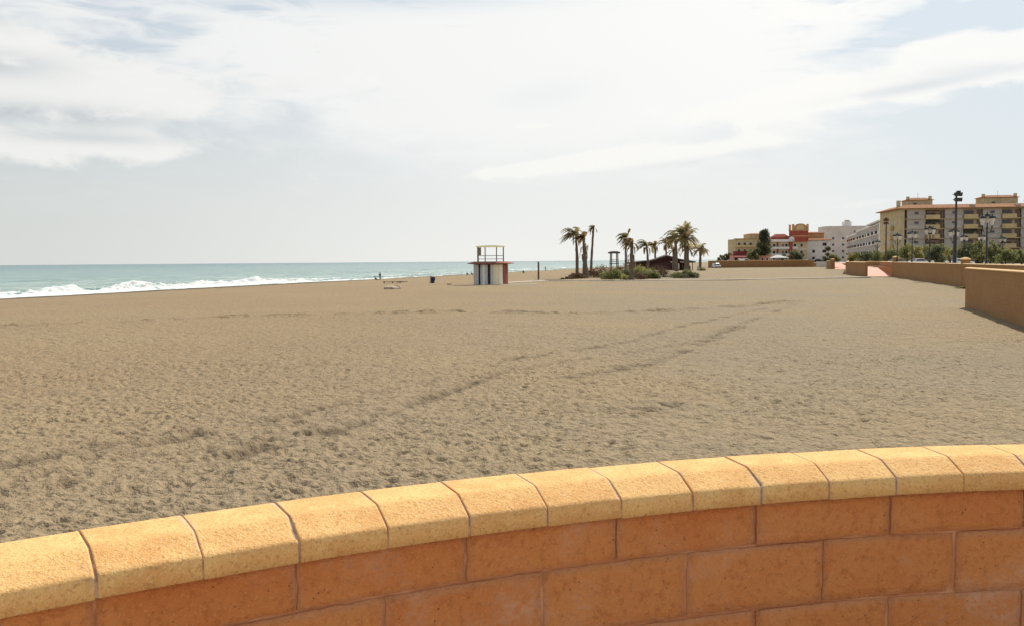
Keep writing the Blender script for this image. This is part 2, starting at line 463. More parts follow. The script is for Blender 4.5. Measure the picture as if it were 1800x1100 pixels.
def tag(o, label=None, cat=None, group=None, kind=None):
    if label: o['label'] = label
    if cat: o['category'] = cat
    if group: o['group'] = group
    if kind: o['kind'] = kind
    return o


def thing(name, label, cat, loc=(0, 0, 0), rz=0.0, group=None):
    o = bpy.data.objects.new(name, None)
    o.empty_display_size = 0.3
    link(o); o.location = loc; o.rotation_euler = (0, 0, rz)
    return tag(o, label, cat, group)


def part_copy(o, parent):
    c = o.copy(); link(c, parent)
    for k in ('label', 'category', 'group'):
        if k in c and parent is not None:
            del c[k]
    for ch in o.children:
        part_copy(ch, c)
    return c


def copy_thing(o, loc, rz, label):
    c = o.copy(); link(c)
    c.location = loc; c.rotation_euler = (0, 0, rz); c['label'] = label
    for ch in o.children:
        part_copy(ch, c)
    return c


class MB:
    def __init__(s):
        s.v, s.f, s.m = [], [], []
        s.cur = 0

    def mat(s, i):
        s.cur = i; return s

    def face(s, pts):
        k = len(s.v); s.v += [tuple(p) for p in pts]; s.f.append(tuple(range(k, k+len(pts)))); s.m.append(s.cur)
        return s

    def box(s, x0, x1, y0, y1, z0, z1):
        k = len(s.v)
        s.v += [(x0, y0, z0), (x1, y0, z0), (x1, y1, z0), (x0, y1, z0), (x0, y0, z1), (x1, y0, z1), (x1, y1, z1), (x0, y1, z1)]
        for q in ((0, 3, 2, 1), (4, 5, 6, 7), (0, 1, 5, 4), (1, 2, 6, 5), (2, 3, 7, 6), (3, 0, 4, 7)):
            s.f.append(tuple(k+i for i in q)); s.m.append(s.cur)
        return s

    def loft(s, rings, cap=True):
        """rings: equal-length closed loops"""
        k = len(s.v); n = len(rings[0])
        for r in rings: s.v += [tuple(p) for p in r]
        for i in range(len(rings)-1):
            for j in range(n):
                a = k+i*n+j; b2 = k+i*n+(j+1) % n
                s.f.append((a, b2, b2+n, a+n)); s.m.append(s.cur)
        if cap:
            s.f.append(tuple(k+j for j in reversed(range(n)))); s.m.append(s.cur)
            e = k+(len(rings)-1)*n
            s.f.append(tuple(e+j for j in range(n))); s.m.append(s.cur)
        return s

    def prism(s, poly, z0, z1):
        return s.loft([[(x, y, z0) for x, y in poly], [(x, y, z1) for x, y in poly]])

    def tube(s, pts, rad, n=6):
        if not hasattr(rad, '__len__'): rad = [rad]*len(pts)
        rings = []
        P = [Vector(p) for p in pts]
        for i, p in enumerate(P):
            d = (P[min(i+1, len(P)-1)]-P[max(i-1, 0)]).normalized()
            u = d.cross(Vector((0, 0, 1)) if abs(d.z) < 0.9 else Vector((1, 0, 0))).normalized(); w = d.cross(u)
            rings.append([p+(u*math.cos(2*math.pi*j/n)+w*math.sin(2*math.pi*j/n))*rad[i] for j in range(n)])
        return s.loft(rings)

    def lathe(s, prof, n=12, cx=0.0, cy=0.0):
        return s.loft([[(cx+r*math.cos(2*math.pi*j/n), cy+r*math.sin(2*math.pi*j/n), z) for j in range(n)] for r, z in prof])

    def mesh(s, name, mats):
        me = bpy.data.meshes.new(name)
        me.from_pydata(s.v, [], s.f)
        for mm in (mats if isinstance(mats, (list, tuple)) else [mats]):
            me.materials.append(mm)
        if any(s.m): me.polygons.foreach_set('material_index', s.m)
        me.update()
        return me

    def build(s, name, mats, parent=None, smooth=False):
        me = s.mesh(name, mats)
        if smooth: me.polygons.foreach_set('use_smooth', [True]*len(me.polygons))
        return link(bpy.data.objects.new(name, me), parent)


def np_mesh(name, V, Fc, mat, smooth=True):
    me = bpy.data.meshes.new(name)
    me.vertices.add(len(V)); me.vertices.foreach_set('co', np.ascontiguousarray(V, dtype=np.float32).ravel())
    k = Fc.shape[1]
    me.loops.add(Fc.size); me.loops.foreach_set('vertex_index', np.ascontiguousarray(Fc, dtype=np.int32).ravel())
    me.polygons.add(len(Fc)); me.polygons.foreach_set('loop_start', np.arange(0, Fc.size, k, dtype=np.int32))
    me.polygons.foreach_set('loop_total', np.full(len(Fc), k, dtype=np.int32))
    me.polygons.foreach_set('use_smooth', np.full(len(Fc), smooth, dtype=bool))
    me.materials.append(mat)
    me.update(calc_edges=True); me.validate()
    return me


def grid_faces(nr, nc):
    i = np.arange(nr-1)[:, None]*nc+np.arange(nc-1)[None, :]
    return np.stack([i, i+1, i+nc+1, i+nc], -1).reshape(-1, 4)


def hash2(i, j, seed):
    h = (i.astype(np.int64)*374761393+j.astype(np.int64)*668265263+seed*974711) & 0x7fffffff
    h = ((h ^ (h >> 13))*1274126177) & 0x7fffffff
    h = ((h ^ (h >> 16))*461845907) & 0x7fffffff
    return (h & 0xfffff)/float(0xfffff)


def vnoise(x, y, seed=0):
    i = np.floor(x); j = np.floor(y); fx = x-i; fy = y-j
    i = i.astype(np.int64); j = j.astype(np.int64)
    fx = fx*fx*(3-2*fx); fy = fy*fy*(3-2*fy)
    a = hash2(i, j, seed); b2 = hash2(i+1, j, seed); c2 = hash2(i, j+1, seed); d = hash2(i+1, j+1, seed)
    return (a*(1-fx)+b2*fx)*(1-fy)+(c2*(1-fx)+d*fx)*fy-0.5


# ------------------------------------------------------------------ where things stand, worked back from the picture
def ray(px, py):
    u, v = (px-900)/F, (550-py)/F
    c2, s2 = math.cos(ROLL), math.sin(ROLL)
    u, v = u*c2+v*s2, -u*s2+v*c2
    return u, math.cos(PITCH)+v*math.sin(PITCH), -math.sin(PITCH)+v*math.cos(PITCH)


def G(px, py, z=0.0):                    # point at height z
    d = ray(px, py); k = (z-EYE)/d[2]
    return d[0]*k, d[1]*k


def at(px, py, Y):                       # point at distance Y
    d = ray(px, py); k = Y/d[1]
    return d[0]*k, Y, EYE+d[2]*k


S0 = np.array((-63.0, 112.0)); SD = np.array((0.2604, 0.9655)); SN = np.array((-0.9655, 0.2604))   # shoreline, along, seaward
SEA = -0.8


def sstep(x, a, b2):
    q = np.clip((x-a)/(b2-a), 0, 1)
    return q*q*(3-2*q)


def terrain(x, y):
    x = np.asarray(x, float); y = np.asarray(y, float)
    d = (x-S0[0])*SN[0]+(y-S0[1])*SN[1]
    z = -0.8*sstep(d, -34, 2)-2.2*sstep(d, 0, 40)
    z = z+0.75*np.exp(-((x-34)/20)**2-((y-225)/38)**2)
    return z


def tz(x, y): return float(terrain(x, y))


# ------------------------------------------------------------------ sand
tracks = [([(0, 862), (170, 802), (400, 758), (520, 740)], 0.26, 0.060, 1), ([(120, 852), (330, 800), (640, 748), (880, 659), (1060, 626), (1230, 600), (1300, 572), (1400, 534)], 0.20, 0.045, 2),
          ([(-30, 830), (250, 774), (500, 738), (760, 672), (900, 636), (1100, 603), (1190, 576), (1350, 541)], 0.20, 0.034, 6),
          ([(-40, 575), (220, 567), (440, 556), (800, 549), (1000, 552), (1150, 548), (1400, 531)], 0.50, 0.14, 3), ([(975, 673), (1150, 638), (1250, 598), (1330, 560)], 0.24, 0.045, 4),
          ([(380, 812), (560, 770), (640, 748)], 0.30, 0.06, 8), ([(1130, 722), (1180, 714)], 0.4, 0.05, 9)]


def build_sand():
    rows = np.concatenate([4.0*np.exp(np.linspace(0, math.log(300/4.0), 1180)), 300*np.exp(np.linspace(0, math.log(110), 70))[1:]])
    fine = np.linspace(-0.64, 0.64, 660)
    outer = 0.64*np.exp(np.linspace(0, math.log(14), 26))[1:]
    cols = np.concatenate([-outer[::-1], fine, outer])
    nf0, nf1 = len(outer), len(outer)+len(fine)
    X = cols[None, :]*(rows[:, None]+1.5); Y = np.repeat(rows[:, None], len(cols), 1)
    Z = terrain(X, Y)
    fx = X[:, nf0:nf1]; fy = Y[:, nf0:nf1]; z = np.zeros_like(fx)
    sp = fy*0.0037

    def lod(w): return np.clip(1.8-sp/(w*0.30), 0, 1)
    for w, a, sd_ in ((9.0, 0.14, 1), (3.1, 0.05, 2), (1.05, 0.040, 3), (0.46, 0.046, 4), (0.21, 0.026, 5)):
        z += a*lod(w)*vnoise(fx/w+11.3*sd_, fy/w-7.7*sd_, sd_)
    near = fy[:, 0] < 75
    nx, ny = fx[near], fy[near]
    dz = np.zeros_like(nx)
    for cell, depth, sd_, pr in ((0.36, 0.056, 21, 0.9), (0.55, 0.034, 22, 0.35), (0.23, 0.036, 23, 0.9)):
        ci = np.floor(nx/cell).astype(np.int64); cj = np.floor(ny/cell).astype(np.int64)
        for oi in (-1, 0, 1):
            for oj in (-1, 0, 1):
                i, j = ci+oi, cj+oj
                r1, r2, r3, r4 = (hash2(i, j, sd_*10+q) for q in range(4))
                ex = nx-(i+r1)*cell; ey = ny-(j+r2)*cell
                an = r3*6.283; ca, sa = np.cos(an), np.sin(an)
                q = ((ex*ca+ey*sa)/(0.40*cell))**2+((-ex*sa+ey*ca)/(0.24*cell))**2
                k = np.where(r4 < pr, depth*(0.45+0.8*r1), 0)
                dz += k*(-np.exp(-q*1.6)+0.42*np.exp(-((np.sqrt(q)-1.35)/0.45)**2))
    dz = np.where(dz < -.055, -.055+(dz+.055)*.3, dz)
    z[near] += dz*lod(0.5)[near]*(0.75+0.7*vnoise(nx/3.3, ny/3.3, 77))
    damp = np.zeros_like(Z); dmp = np.zeros_like(fx)
    for pts, wd, dep, sd_ in tracks:
        W = [G(*p) for p in pts]
        best = np.full(fx.shape, 1e9); sl = np.zeros(fx.shape); L = 0.0
        for (ax, ay), (bx, by) in zip(W[:-1], W[1:]):
            lx, ly = bx-ax, by-ay; ll = math.hypot(lx, ly)
            tt = np.clip(((fx-ax)*lx+(fy-ay)*ly)/(ll*ll), 0, 1)
            d = np.hypot(fx-ax-tt*lx, fy-ay-tt*ly)
            mk = d < best
            best = np.where(mk, d, best); sl = np.where(mk, L+tt*ll, sl); L += ll
        best = best+0.22*vnoise(fx/0.35, fy/0.35, 50+sd_)+0.45*vnoise(fx/2.0, fy/2.0, 60+sd_)
        wl = np.maximum(wd, sp*1.2)
        cl = np.clip((0.95 if sd_ == 3 else 0.50)+2.0*vnoise(sl/0.55, sl*0+sd_, 40+sd_)+1.6*vnoise(sl/3.0, sl*0+sd_*2, 45+sd_), 0.0, 1.7)
        dep *= 1.2
        dmp = np.maximum(dmp, np.exp(-(best/(wl*.9))**2)*np.clip(cl, 0, 1))
        z += dep*cl*(-np.exp(-(best/wl)**2*1.8)+0.60*np.exp(-((np.abs(best)-1.35*wl)/(0.5*wl))**2))
    fade = sstep(-((fx-S0[0])*SN[0]+(fy-S0[1])*SN[1]), 1, 10)
    Z[:, nf0:nf1] += z*fade
    damp[:, nf0:nf1] = dmp
    V = np.stack([X, Y, Z], -1).reshape(-1, 3)
    me = np_mesh('beach_sand', V, grid_faces(*X.shape), M['sand'])
    da = me.attributes.new('damp', 'FLOAT', 'POINT'); da.data.foreach_set('value', damp.astype(np.float32).ravel())
    o = link(bpy.data.objects.new('beach_sand', me)); tag(o, 'wide grey brown beach of trampled sand crossed by tyre ruts', 'beach', kind='structure')


build_sand()


# ------------------------------------------------------------------ sea and surf
def build_sea():
    s = np.concatenate([np.linspace(-140, 420, 320), 420*np.exp(np.linspace(0, math.log(90), 40))[1:]])
    s = np.concatenate([-140-140*np.exp(np.linspace(0, math.log(200), 24))[::-1], s])
    d = np.concatenate([np.linspace(-6, 130, 260), 130*np.exp(np.linspace(0, math.log(300), 60))[1:]])
    Sg, D = np.meshgrid(s, d, indexing='ij')
    XY = S0[None, None]+Sg[..., None]*SD+D[..., None]*SN
    amp = sstep(D, 2, 30)*(1-sstep(D, 90, 130))
    Z = SEA+amp*(0.22*np.sin(D/4.6+3*vnoise(Sg/38, D/60, 3)+1.0)+0.45*vnoise(Sg/9, D/3.2, 4)+0.2*vnoise(Sg/3, D/1.6, 5))
    V = np.concatenate([XY, Z[..., None]], -1).reshape(-1, 3)
    me = np_mesh('sea', V, grid_faces(*Sg.shape), M['sea'])
    tag(link(bpy.data.objects.new('sea', me)), 'pale turquoise sea running out to the horizon', 'sea', kind='structure')


def surf(name, label, s0, s1, d0, width, hfun, seed, n=900):
    """one breaking wave: a lofted roller with a frothing front and spray lumps on the crest"""
    s = np.linspace(s0, s1, n); nt = 34
    tt = np.linspace(0, 1, nt)
    prof = np.interp(tt, [0, .12, .28, .42, .50, .60, .78, 1.0], [0.0, .06, .22, .75, 1.0, .80, .30, 0.0])
    Sg, T = np.meshgrid(s, tt, indexing='ij')
    h = hfun(Sg)
    off = d0+2.4*vnoise(Sg/17, Sg*0+seed, seed)+1.0*vnoise(Sg/5, Sg*0, seed+1)
    wloc = width*(0.75+0.7*vnoise(Sg/11, Sg*0+3, seed+2))*np.clip(h/0.5, 0.35, 1.3)
    D = off+T*wloc
    lump = 1+0.8*vnoise(Sg/1.9, T*5, seed+3)+1.0*vnoise(Sg/0.75, T*13, seed+4)+0.6*vnoise(Sg/3.6, T*2, seed+5)
    Z = SEA+0.03+prof[None]*h*np.clip(lump, 0.05, 2.4)
    D = D-0.8*np.clip(Z-SEA-0.4, 0, 2)*(T > .2)*(T < .55)
    fr = np.interp(tt, [0, .06, .3, .55, .72, 1.0], [0.20, .62, .70, .60, .22, -.15])[None]+0*Sg
    fr = fr-0.42*(1-np.clip(h/0.35, 0, 1))+0.55*vnoise(Sg/4, T*3, seed+6)+0.65*vnoise(Sg/1.1, T*8, seed+7)-0.05
    XY = S0[None, None]+Sg[..., None]*SD+D[..., None]*SN
    V = np.concatenate([XY, Z[..., None]], -1).reshape(-1, 3); Fc = grid_faces(*Sg.shape)
    frv = fr.reshape(-1)
    # spray: small tumbling lumps thrown above the crest
    r = np.random.RandomState(seed); m2 = 15000
    ss = r.uniform(s0, s1, m2); hh = hfun(ss)
    burst = np.clip(0.25+1.6*vnoise(ss/3.0, ss*0, seed+8)+1.0*vnoise(ss/9.0, ss*0, seed+9), 0, 2)
    keep = r.rand(m2) < np.clip(hh/0.55, 0, 1)*np.clip(burst, 0.05, 1)
    ss, hh, burst = ss[keep], hh[keep], burst[keep]; m2 = len(ss)
    dd = d0+width*0.42+r.normal(0, 1.3, m2)
    zz = SEA+hh*(0.75+np.abs(r.normal(0, 0.36, m2))*burst)
    c3 = np.concatenate([(S0+ss[:, None]*SD+dd[:, None]*SN), zz[:, None]], 1)
    sz = r.uniform(0.03, 0.14, m2)*np.clip(1.5-(zz-SEA)/1.7, 0.3, 1)
    tet = np.array([(1, 1, 1), (-1, -1, 1), (-1, 1, -1), (1, -1, -1)], float)/1.7
    TV = (c3[:, None]+sz[:, None, None]*(tet[None]*r.uniform(0.6, 1.3, (m2, 4, 1))+r.uniform(-.4, .4, (m2, 4, 3)))).reshape(-1, 3)
    b0 = len(V)+np.arange(m2)*4
    TF = np.concatenate([np.stack([b0+a, b0+b2, b0+c2, b0+c2], 1) for a, b2, c2 in ((0, 1, 2), (0, 3, 1), (0, 2, 3), (1, 3, 2))])
    me = bpy.data.meshes.new(name)
    Vall = np.concatenate([V, TV])
    faces = [tuple(f) for f in Fc]+[tuple(f[:3]) for f in TF]
    me.from_pydata([tuple(v) for v in Vall], [], faces)
    at2 = me.attributes.new('froth', 'FLOAT', 'POINT')
    at2.data.foreach_set('value', np.concatenate([frv, np.ones(len(TV))]).astype(np.float32))
    me.polygons.foreach_set('use_smooth', [True]*len(me.polygons)); me.materials.append(M['foam']); me.update()
    o = link(bpy.data.objects.new(name, me)); tag(o, label, 'wave', kind='stuff')


build_sea()
surf('breaking_wave', 'white breaking wave churning along the left shoreline', -60, 330, -0.5, 11.0,
     lambda s: 0.05+0.88*np.exp(-((s-24)/28.0)**2)*(0.75+1.1*vnoise(s/8, s*0, 90))+0.72*np.exp(-((s-68)/22.0)**2)*(0.75+1.1*vnoise(s/6, s*0, 91))+0.30*np.exp(-((s+25)/30.0)**2)+0.16*np.exp(-((s-125)/38.0)**2)*(1+vnoise(s/12, s*0, 92)), 5)
surf('rolling_wave', 'low second line of surf behind the breaking wave', -60, 420, 15.0, 8.0,
     lambda s: 0.10+0.32*np.clip(vnoise(s/26, s*0, 95)+0.25, 0, 1), 15, 420)

# ------------------------------------------------------------------ promenade plateau, paths
PZ = 1.7
plat = [(8.6, -30), (8.6, -2.5), (30.4, 61), (38.8, 61.5), (51, 103), (69, 165), (76.4, 190.5), (72.3, 196.3), (108.6, 290), (115, 318), (128.2, 366.2), (79, 366.2), (92, 420), (185, 760), (900, 3400), (3400, 3400), (3400, -30)]
import bmesh
def sheet(name, poly, z, mat, label, cat):
    bm_ = bmesh.new()
    f = bm_.faces.new([bm_.verts.new((x, y, z)) for x, y in poly])
    bm_.normal_update()
    if f.normal.z < 0: f.normal_flip()
    bmesh.ops.triangulate(bm_, faces=[f], ngon_method='EAR_CLIP')
    me = bpy.data.meshes.new(name); bm_.to_mesh(me); bm_.free()
    me.materials.append(mat)
    return tag(link(bpy.data.objects.new(name, me)), label, cat, kind='structure')


sk = MB()
for (ax, ay), (bx, by) in zip(plat, plat[1:]+plat[:1]):
    sk.face([(ax, ay, PZ-.001), (bx, by, PZ-.001), (bx, by, -1.5), (ax, ay, -1.5)])
tag(sk.build('promenade_edge', M['tanwall']), 'tan retaining edge under the promenade', 'wall', kind='structure')
sheet('promenade', plat, PZ, M['pave'], 'raised promenade behind the beach walls', 'promenade')
sheet('ground', [(92, -30), (92, 150), (104, 205), (150, 345), (215, 760), (930, 3300), (3300, 3300), (3300, -30)], PZ+0.012, M['land'], 'dry ground under the buildings', 'ground')
# lookout floor the photographer stands on
CX, CY, CR = 2.196, -2.804, 5.976        # circle through the back arris of the coping flat
fl = [(CX+(CR-0.12)*math.cos(a), CY+(CR-0.12)*math.sin(a)) for a in np.linspace(0, 2*math.pi, 64, endpoint=False)]
me = MB().prism(fl, -0.3, PZ+0.004)
tag(me.build('lookout_floor', M['pave']), 'round paved lookout floor', 'floor', kind='structure')

pth = MB()
pp = [G(866, 500), G(960, 494.5), G(1100, 494.5), G(1260, 493.2), G(1400, 490.5), G(1524, 488.5)]
for (ax, ay), (bx, by) in zip(pp[:-1], pp[1:]):
    nx_, ny_ = -(by-ay), bx-ax; l = math.hypot(nx_, ny_); nx_, ny_ = nx_/l*1.0, ny_/l*1.0
    pth.loft([[(ax-nx_, ay-ny_, -0.3), (bx-nx_, by-ny_, -0.3), (bx+nx_, by+ny_, -0.3), (ax+nx_, ay+ny_, -0.3)], [(ax-nx_, ay-ny_, 0.14), (bx-nx_, by-ny_, 0.14), (bx+nx_, by+ny_, 0.14), (ax+nx_, ay+ny_, 0.14)]])
tag(pth.build('path', M['concrete']), 'narrow pale footpath over the sand from ramp to lifeguard hut', 'path', kind='structure')

# ------------------------------------------------------------------ near lookout wall: coping stones and blocks, one by one
wall = thing('lookout_wall', 'curved terracotta block wall with golden coping stones in the foreground', 'wall', (CX, CY, PZ))
ZB = 2.552                                # underside of the coping
PITCHD = 2.325
T0 = 123.1
PROF = [(-.240, .000), (-.2402, .040), (-.2398, .048), (-.2375, .0535), (-.2325, .0580), (-.2265, .0610), (-.2200, .0640), (-.166, .0885), (-.158, .0920), (-.150, .0948), (-.141, .0962), (-.132, .0967), (-.012, .0985), (-.003, .0982), (.004, .0965), (.010, .0935), (.07, .066), (.084, .056), (.086, .04), (.086, .0)]


def coping_stone(k, seed):
    r = random.Random(seed)
    mid = R(T0-PITCHD*(k+.5))
    gap = 0.0026
    nseg = 14
    dz, dr, tw, tl = r.gauss(0, 0.0010), r.uniform(-.0014, .0006), r.gauss(0, 0.0007), r.gauss(0, 0.0006)
    skew_a, skew_b = r.gauss(0, .0022), r.gauss(0, .0022)
    chips = [(r.choice((-1, 1)), r.choice((4, 5, 9, 6)), r.uniform(.003, .008)) for _ in range(r.choice((0, 1, 1, 2)))]
    half = CR*R(PITCHD)/2
    qs = [-1, -.985, -.95]+list(np.linspace(-.86, .86, nseg-5))+[.95, .985, 1]
    wob = [r.uniform(-.0007, .0006) for _ in qs]
    rings = []
    for i, q in enumerate(qs):
        ring = []
        for j, (pr, pz) in enumerate(PROF):
            rr = CR+pr
            dep = (pr+.24)/.33
            lx = q*(half*rr/CR-gap)+(skew_a if q < 0 else skew_b)*(dep-.5)*abs(q)**6
            e = 1.0 if abs(q) > .99 else 0.0
            ly, lz = pr+dr+q*tw, pz+dz+q*tl
            lz -= .0009*e if 3 <= j <= 14 else 0.0
            if j <= 5: ly += .0009*e+wob[i]
            if 2 <= j <= 7: lz += wob[i]*.6
            for (sd_, jc, am) in chips:
                w = max(0.0, 1-abs(j-jc)/2.2)*max(0.0, (sd_*q-.90)/.10)
                lx -= sd_*am*w; lz -= am*.5*w*(1 if jc else -1)
            ly -= lx*lx/(2*rr)
            ring.append((lx, ly, lz))
        rings.append(ring)
    mb = MB(); mb.loft(rings)
    me = mb.mesh('coping_stone', M['coping'])
    npl = len(me.polygons); npf = len(PROF)
    me.polygons.foreach_set('use_smooth', [i < npl-2 and (i % npf) != npf-1 for i in range(npl)])
    o = link(bpy.data.objects.new('coping_stone', me), wall)
    o.location = (CR*math.cos(mid), CR*math.sin(mid), ZB-PZ)
    o.rotation_euler = (0, 0, mid-R(90))
    return o


stones = []
for k in range(-9, 24):
    stones.append(coping_stone(k, 100+k))
# inner bed of mortar under and between the stones
mb = MB()
ang = [R(T0-PITCHD*q) for q in np.linspace(-9, 24, 100)]
inset = 0.0040
rings = []
for a in ang:
    ring = []
    for pr, pz in PROF:
        pr2 = pr+(inset if pr < -0.2 else (-inset if pr > 0.05 else 0)); pz2 = max(pz-inset*0.9, 0.002)
        ring.append(((CR+pr2)*math.cos(a), (CR+pr2)*math.sin(a), ZB-PZ+pz2))
    rings.append(ring)
mb.loft(rings)
mb.build('coping_mortar', M['coping_mortar'], wall, smooth=False)

WF = CR-0.205                             # radius of the wall face
CH = 0.203
rows_z = [(ZB-0.139, ZB-0.003)]+[(ZB-0.139-CH*(i+1), ZB-0.139-CH*i) for i in range(4)]


def block(k, ci, seed):
    z0, z1 = rows_z[ci]
    z0 += 0.0035; z1 -= 0.0035
    if ci == 4: z0 = PZ+0.006
    r = random.Random(seed)
    ta = T0-PITCHD*k-0.035; tb = ta-2*PITCHD+0.07
    mid = R((ta+tb)/2); hx = WF*R(ta-tb)/2
    nx_, nz_ = 14, 6
    V = []; hh = (z1-z0)
    proud = r.gauss(0, 0.0018); tw = r.gauss(0, 0.002)
    for j in range(nz_+1):
        for i in range(nx_+1):
            u = -1+2*i/nx_; v = j/nz_
            ex = max(0, (abs(u)-0.93)/0.07); ez = max(0, (abs(2*v-1)-0.90)/0.10)
            lx = u*hx; ly = -0.0008*0+proud+tw*u+r.gauss(0, 0.0014)*(1-max(ex, ez))+0.0035*max(ex, ez)**2
            ly -= lx*lx/(2*WF)*1.0
            lz = v*hh
            if i in (0, nx_): lx += r.gauss(0, 0.0018)
            if j in (0, nz_): lz += r.gauss(0, 0.0010)
            V.append((lx, ly, lz))
    Fc = []
    w = nx_+1
    for j in range(nz_):
        for i in range(nx_):
            a = j*w+i
            Fc.append((a, a+1, a+w+1, a+w))
    # back face ring
    b0 = len(V)
    per = [i for i in range(w)]+[j*w+nx_ for j in range(1, nz_+1)]+[nz_*w+i for i in range(nx_-1, -1, -1)]+[j*w for j in range(nz_-1, 0, -1)]
    for i in per: V.append((V[i][0], 0.14, V[i][2]))
    n = len(per)
    for i in range(n):
        Fc.append((per[(i+1) % n], per[i], b0+i, b0+(i+1) % n))
    me = bpy.data.meshes.new('block')
    me.from_pydata(V, [], Fc); me.materials.append(M['block'])
    me.polygons.foreach_set('use_smooth', [i < nx_*nz_ for i in range(len(me.polygons))]); me.update()
    o = link(bpy.data.objects.new('block', me), wall)
    o.location = (WF*math.cos(mid), WF*math.sin(mid), z0-PZ); o.rotation_euler = (0, 0, mid-R(90))


for ci in range(5):
    for q in range(-5, 12):
        block(2*q+(1 if ci % 2 else 0), ci, 1000+ci*50+q)
mb = MB()
rings = []
for a in ang:
    rings.append([((CR+q)*math.cos(a), (CR+q)*math.sin(a), z) for q, z in ((-.1965, 0.0), (-.1965, ZB-PZ-0.001), (.045, ZB-PZ-0.001), (.045, -1.75), (-.2, -1.75))])
mb.loft(rings)
mb.build('wall_core', M['mortar'], wall)


# ------------------------------------------------------------------ beach walls along the promenade
def straight_wall(name, label, a, b2, z1a, z1b, th=0.35, cop=True, z0=-0.6, group=None, side=1):
    """wall from a to b, face on the left going a->b; thickness to the right"""
    ax, ay = a; bx, by = b2
    L = math.hypot(bx-ax, by-ay)
    o = thing(name, label, 'wall', (ax, ay, 0), math.atan2(by-ay, bx-ax), group)
    t2 = -th*side
    y0, y1 = min(0, t2), max(0, t2)
    m1 = MB(); m1.loft([[(0, y0, z0), (0, y1, z0), (0, y1, z1a), (0, y0, z1a)], [(L, y0, z0), (L, y1, z0), (L, y1, z1b), (L, y0, z1b)]])
    m1.build('wall_face', M['tanwall'], o)
    if cop:
        c2 = MB(); e = 0.05
        c2.loft([[(-e, y0-e, z1a+.002), (-e, y1+e, z1a+.002), (-e, y1+e, z1a+.06), (-e, (y0+y1)/2+.1, z1a+.10), (-e, (y0+y1)/2-.1, z1a+.10), (-e, y0-e, z1a+.06)],
                 [(L+e, y0-e, z1b+.002), (L+e, y1+e, z1b+.002), (L+e, y1+e, z1b+.06), (L+e, (y0+y1)/2+.1, z1b+.10), (L+e, (y0+y1)/2-.1, z1b+.10), (L+e, y0-e, z1b+.06)]])
        c2.build('coping', M['tancoping'], o)
    return o


def pillar(o, lx, ly, z1, w=0.9, z0=-0.6):
    p = MB().box(lx-w/2, lx+w/2, ly-w/2, ly+w/2, z0, z1).build('pillar', M['tanwall'], o)
    MB().loft([[(lx-w/2-.08, ly-w/2-.08, z1+.002), (lx+w/2+.08, ly-w/2-.08, z1+.002), (lx+w/2+.08, ly+w/2+.08, z1+.002), (lx-w/2-.08, ly+w/2+.08, z1+.002)],
               [(lx-w/2-.08, ly-w/2-.08, z1+.12), (lx+w/2+.08, ly-w/2-.08, z1+.12), (lx+w/2+.08, ly+w/2+.08, z1+.12), (lx-w/2-.08, ly+w/2+.08, z1+.12)],
               [(lx-.1, ly-.1, z1+.3), (lx+.1, ly-.1, z1+.3), (lx+.1, ly+.1, z1+.3), (lx-.1, ly+.1, z1+.3)]]).build('pillar_cap', M['tancoping'], p)
    return p


WT = 2.55
w1 = straight_wall('beach_wall', 'tan block wall jutting forward at the right edge of the beach', (9.2, -0.6), (30.4, 61), WT, WT)
MB().box(65.15-0.002, 65.15+0.35, -8.3, -0.37, -0.6, WT-0.01).build('return_wall', M['tanwall'], w1)
w2 = straight_wall('beach_wall', 'long tan block wall between the jutting wall and the pink ramp', (38.8, 61.5), (69, 165), WT, WT)
pillar(w2, 43.5, -0.4, WT+0.50, 0.85)
pillar(w2, 107.6, -0.45, WT+0.85, 0.9)
w3 = straight_wall('ramp_wall', 'tan parapet wall on the seaward side of the near pink ramp', (64.9, 167.4), (71.5, 195.0), WT, WT, th=0.5)
w4 = straight_wall('beach_wall', 'tan wall continuing beyond the near ramp towards the far one', (71.9, 196.2), (107.4, 291), WT, WT)
pillar(w4, 96, -0.45, WT+0.6, 1.2)
w2b = straight_wall('ramp_wall', 'tan wall on the landward side of the near pink ramp', (69.25, 165.5), (77.9, 193.0), WT, WT)
w4b = straight_wall('parapet_wall', 'low tan parapet across the head of the near pink ramp', (73.2, 196), (79.5, 194.0), WT, WT, side=-1)
w5 = straight_wall('ramp_wall', 'tan end wall at the foot of the far pink ramp', (101.6, 290), (110.5, 320), WT, WT, th=1.0)
pillar(w5, 0.6, -0.55, WT+0.5, 1.3)
w6 = straight_wall('beach_wall', 'far low tan wall running across in front of the red building', (79, 366), (121.4, 366), WT+.2, WT+.2, side=-1)
for q in (6, 21, 34.5):
    MB().box(q-.3, q+.3, -0.12, -0.003, -.5, WT+.19).build('buttress', M['tanwall'], w6)
wp = thing('white_gate', 'plain white gate panel beside the far tan wall', 'gate', (121.9, 364, 0))
MB().box(0, 5.2, 0, 0.12, 0.1, 2.2).build('panel', M['white'], wp)
MB().box(-0.16, -0.003, -0.05, 0.15, -0.3, 2.35).build('post', M['white'], wp)
MB().box(5.203, 5.4, -0.05, 0.15, -0.3, 2.35).build('post', M['white'], wp)


def ramp(name, pts, label):
    (a, b2, c2, d) = pts
    m1 = MB(); m1.face([a, b2, c2, d])
    dn = lambda p: (p[0], p[1], -0.6)
    m1.face([a, dn(a), dn(b2), b2]); m1.face([b2, dn(b2), dn(c2), c2]); m1.face([d, dn(d), dn(a), a]); m1.face([c2, dn(c2), dn(d), d])
    tag(m1.build(name, M['pink']), label, 'ramp', kind='structure')


